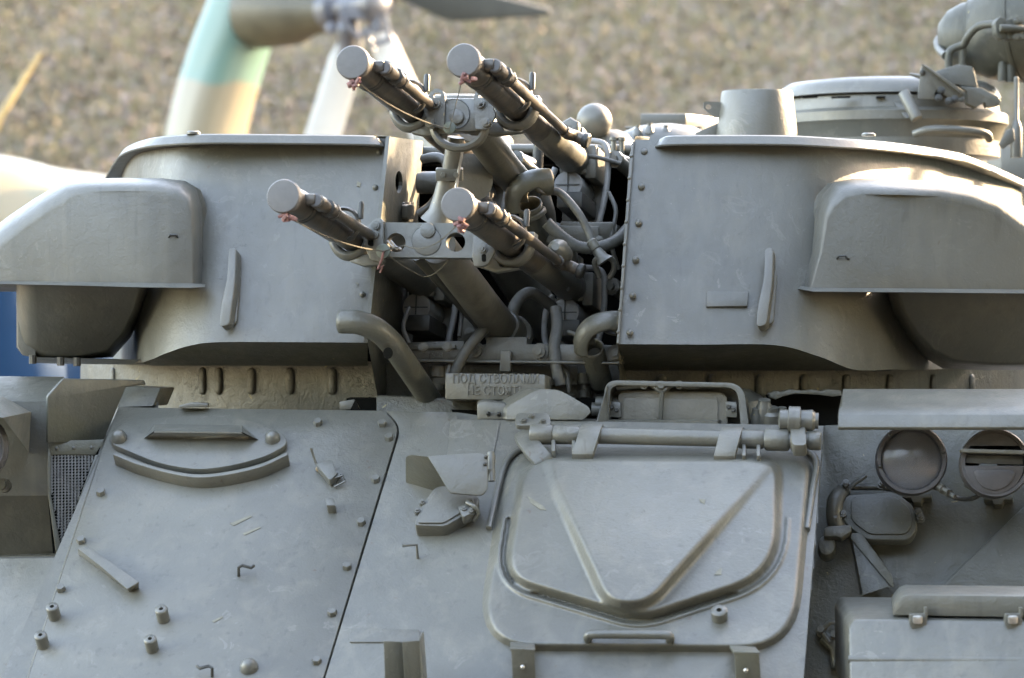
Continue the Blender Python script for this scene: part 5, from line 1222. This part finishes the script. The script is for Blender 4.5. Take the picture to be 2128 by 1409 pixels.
for q in ([(2068, 46), (2078, 34), (2092, 40), (2094, 78), (2080, 82), (2070, 70)], [(2090, 40), (2124, 38), (2126, 82), (2094, 82)]):
    m.prism([SP.h(x, y, .02) for x, y in rp(q, 5)], -SP.n * .03)
cl = m.obj('yoke_clamp', M_light, SLT_, .003)
m = MB(); m.tube([SP.h(2078, 58, .03), SP.h(2128, 60, .03)], .009, 10); m.obj('clamp_lever', M_light, cl, .001)
bolts('clamp_bolt', SP, [(2112, 44), (2112, 76), (2120, 44), (2120, 76)], .007, .012, M_small, cl, 'nut', .02)
for x, y in ((2084, 152), (2100, 154), (2108, 24)): MB().lathe(P(x, y, 8.2), UP, [(.012, -.02), (.012, .02), (.008, .03)], 10).obj('case_clip', M_light, SLT_)
# aerial stub and plate at the right edge
AER = MB().lathe(P(2112, 310, 8.0), UP, [(.014, -.02), (.014, .05), (.010, .062), (.006, .07), (.006, .17), (.004, .172)], 18).obj('aerial_base', M_turret, VEH, 0, 32)
m = MB(); m.prism([P(x, y, 7.95) for x, y in [(2076, 300), (2092, 270), (2106, 266), (2110, 292), (2084, 310)]], V((0, .012, 0))); m.obj('aerial_guard', M_turret, AER, .002)
m = MB(); m.prism([P(2080, 305, 9.7), P(2300, 300, 9.7), P(2300, 400, 9.7), P(2080, 400, 9.7)], V((0, .3, 0))); m.obj('roof_locker', M_turret, TUR, .002)
# ball, dome and low box between the roof halves
BALL = MB().lathe(P(1235, 252, 8.0), V((.2, -.3, 1)), [(.0425 * math.sin(a), -.0425 * math.cos(a)) for a in [.02 + i * 3.1 / 20 for i in range(21)]], 32).obj('antenna_ball', M_turret, VEH, 0, 80)
m = MB(); m.lathe(P(1262, 330, 8.05), UP, [(.075, 0), (.072, .03), (.05, .058), (.028, .068), (.001, .07)], 32); m.obj('ball_socket', M_turret, BALL, 0, 60)
m = MB(); m.lathe(P(1380, 330, 8.2), UP, [(.14, 0), (.135, .03), (.11, .06), (.07, .078), (.03, .084), (.001, .085)], 36); DM = m.obj('sight_dome', M_turret, VEH, 0, 60)
m = MB(); m.prism([P(1330, 236, 8.3), P(1425, 236, 8.3), P(1425, 266, 8.3), P(1330, 266, 8.3)], V((.1, .16, 0))); m.obj('sight_box', M_turret, DM, .003)
m = MB(); m.prism([P(1297, 263, 8.25), P(1460, 262, 8.25), P(1452, 269, 8.25), P(1300, 268, 8.25)], V((.02, .2, 0))); m.obj('sight_tray', M_turret, DM, .002)
for x, y in ((1350, 262), (1325, 266), (1384, 266)): MB().lathe(P(x, y + 8, 8.1), UP, [(.012, -.01), (.010, .006), (.006, .01), (.006, .016)], 12).obj('dome_bolt', M_small, DM)
# dark drum seen past the upper bracket, and the roof behind the bay
m = MB(); m.lathe(P(950, 330, 8.2), UP, [(.105, 0), (.105, .135), (.098, .148), (.08, .152)], 40); m.obj('radar_foot', M_turret, VEH, 0, 32)
rlathe('periscope_ring', 1005, 7.9, [(62, 330), (62, 292), (52, 280), (30, 276)], M_turret, VEH)
m = MB(); m.prism([P(840, 318, 7.9), P(1360, 318, 7.9), P(2050, 330, 9.6), P(240, 330, 9.6)], V((0, 0, -.03))); m.obj('turret_rear', M_turret, TUR)

# ------------------------------------------------------------------ unseen truck added on the right to keep the sun off the hull
M_truck = plain('truck_green', (.055, .065, .04), .5, 0, .2, 6, .1)
M_tyre = plain('tyre_rubber', (.02, .02, .02), .8, 0, .2, 30, .2)
TK = thing('added_truck', 'unseen olive truck added beside the tracked vehicle to block the sun', 'truck', (3.9, 2.4, 0))
X1, Y1 = V((1, 0, 0)), V((0, 1, 0))
MB().box((3.9, 3.1, 1.93), X1, Y1, UP, 1.2, 2.3, .80).obj('box_body', M_truck, TK, .04)
m = MB(); m.prism([V((2.8, y, z)) for y, z in [(-.9, .75), (.75, .75), (.75, 2.55), (-.15, 2.55), (-.35, 1.75), (-.9, 1.6)]], V((2.2, 0, 0))); m.obj('cab', M_truck, TK, .05)
m = MB(); m.prism([V((2.95, -.17 - .2 * (2.5 - z) / .75 - .03, z)) for z in (1.85, 2.45)] + [V((4.85, -.17 - .2 * (2.5 - z) / .75 - .03, z)) for z in (2.45, 1.85)], V((0, .02, 0))); m.obj('windscreen', M_glass, TK)
MB().box((3.9, 2.4, .95), X1, Y1, UP, .45, 3.1, .12).obj('chassis', M_dark, TK, .02)
for x in (2.85, 4.95):
    for y in (-.1, 3.2, 4.5):
        t = MB().lathe((x - .15, y, .5), X1, [(.25, 0), (.47, .01), (.5, .06), (.5, .24), (.47, .29), (.25, .3)], 28).obj('wheel', M_tyre, TK)

# unseen trees added behind and to the right to darken light and reflections
M_leaf = plain('leaf_green', (.045, .06, .02), .55, 0, .45, 3, 0)
M_bark = plain('bark', (.09, .07, .05), .85, 0, .3, 12, .5)
def tree_mesh():
    rnd = random.Random(5); vs = []; fs = []
    clumps = [V((rnd.gauss(0, 1.1), rnd.gauss(0, 1.1), 4.6 + rnd.gauss(0, 1.3))) for _ in range(46)]
    for c in clumps:
        for _ in range(110):
            p = c + V((rnd.gauss(0, .42), rnd.gauss(0, .42), rnd.gauss(0, .34)))
            a = V((rnd.gauss(0, 1), rnd.gauss(0, 1), rnd.gauss(0, .6))).normalized(); b_ = a.cross(V((rnd.gauss(0, 1), rnd.gauss(0, 1), rnd.gauss(0, 1)))).normalized()
            s = .09 + .07 * rnd.random(); k = len(vs)
            vs += [p - a * s, p + b_ * s * .55, p + a * s, p - b_ * s * .55]; fs.append((k, k + 1, k + 2, k + 3))
    t = MB(); t.tube([V((0, 0, 0)), V((.05, 0, 1.2)), V((0, .06, 2.6)), V((.05, 0, 4.6)), V((0, 0, 6))], [.22, .17, .14, .09, .03], 12)
    for c in clumps[:16]:
        z = max(2.0, c.z - 1.3); t.tube([V((.02, .02, z)), V((c.x * .5, c.y * .5, (z + c.z) / 2 + .1)), c], [.06, .04, .015], 6)
    return vs, fs, t
tv, tf, tt = tree_mesh()
spots = [(5.6, -6.5, 1.0), (5.0, -3.4, 1.05), (7.5, -9.5, 1.15), (3.2, -13.5, 1.05), (-.8, -15.5, 1.2), (-5.0, -16.5, 1.1), (9.0, -13.5, 1.25), (6.9, -.2, 1.2), (-8.5, -13.0, 1.15), (-11.0, -8.5, 1.1), (1.6, -17.5, 1.25)]
TREES = ['tree standing close to the right of the photographer', 'tree nearest the parked truck', 'tree behind the two nearest ones on the right', 'tree right behind the photographer', 'tree farther back behind the photographer', 'last tree of the row towards the left', 'tall tree at the right end of the row behind', 'tree beyond the far side of the parked truck', 'tree at the left front corner of the square', 'tree farthest to the left of the vehicle', 'tree between the two rearmost ones']
proto = None
for i, (x, y, sc) in enumerate(spots):
    T = thing('added_tree', 'unseen added leafy ' + TREES[i], 'tree', (x, y, 0), 'trees added out of view to shape the light'); T.scale = (sc, sc, sc); T.rotation_euler.z = i * 1.7
    if proto is None:
        T.scale = (1, 1, 1); T.rotation_euler.z = 0
        tk = tt.obj('trunk', M_bark, None, 0, 80); tk.parent = T
        me = bpy.data.meshes.new('crown'); me.from_pydata(tv, [], tf); me.materials.append(M_leaf)
        cr = bpy.data.objects.new('crown', me); COL.objects.link(cr); cr.parent = T; proto = (tk, cr)
    else:
        for o in proto:
            c = o.copy(); COL.objects.link(c); c.parent = T

# unseen hall added opposite the vehicle to block low sky light
M_plaster = plain('grey_render', (.075, .073, .066), .8, 0, .3, 9, .3)
M_roof = plain('roof_sheet', (.06, .06, .065), .6, 0, .2, 3, .1)
HALL = thing('added_hall', 'unseen long grey hall added behind the camera to block low light', 'building', (0, -27, 0))
MB().box((0, -30, 3.4), X1, Y1, UP, 34, 3, 3.4).obj('wall', M_plaster, HALL, .02)
m = MB(); m.prism([V((-35, y, z)) for y, z in ((-33.6, 6.805), (-26.4, 6.805), (-30, 8.6))], V((70, 0, 0))); m.obj('roof', M_roof, HALL, .02)
m0 = MB().box((-31, -26.99, 3.3), X1, Y1, UP, 1.1, .05, 1.5); w0_ = m0.obj('window', M_glass, HALL, .01)
for i in range(1, 16):
    if i == 8: continue
    c = w0_.copy(); COL.objects.link(c); c.location.x += i * 4.1
MB().box((1.8, -26.98, 1.5), X1, Y1, UP, 1.3, .06, 1.5).obj('door', M_truck, HALL, .02)
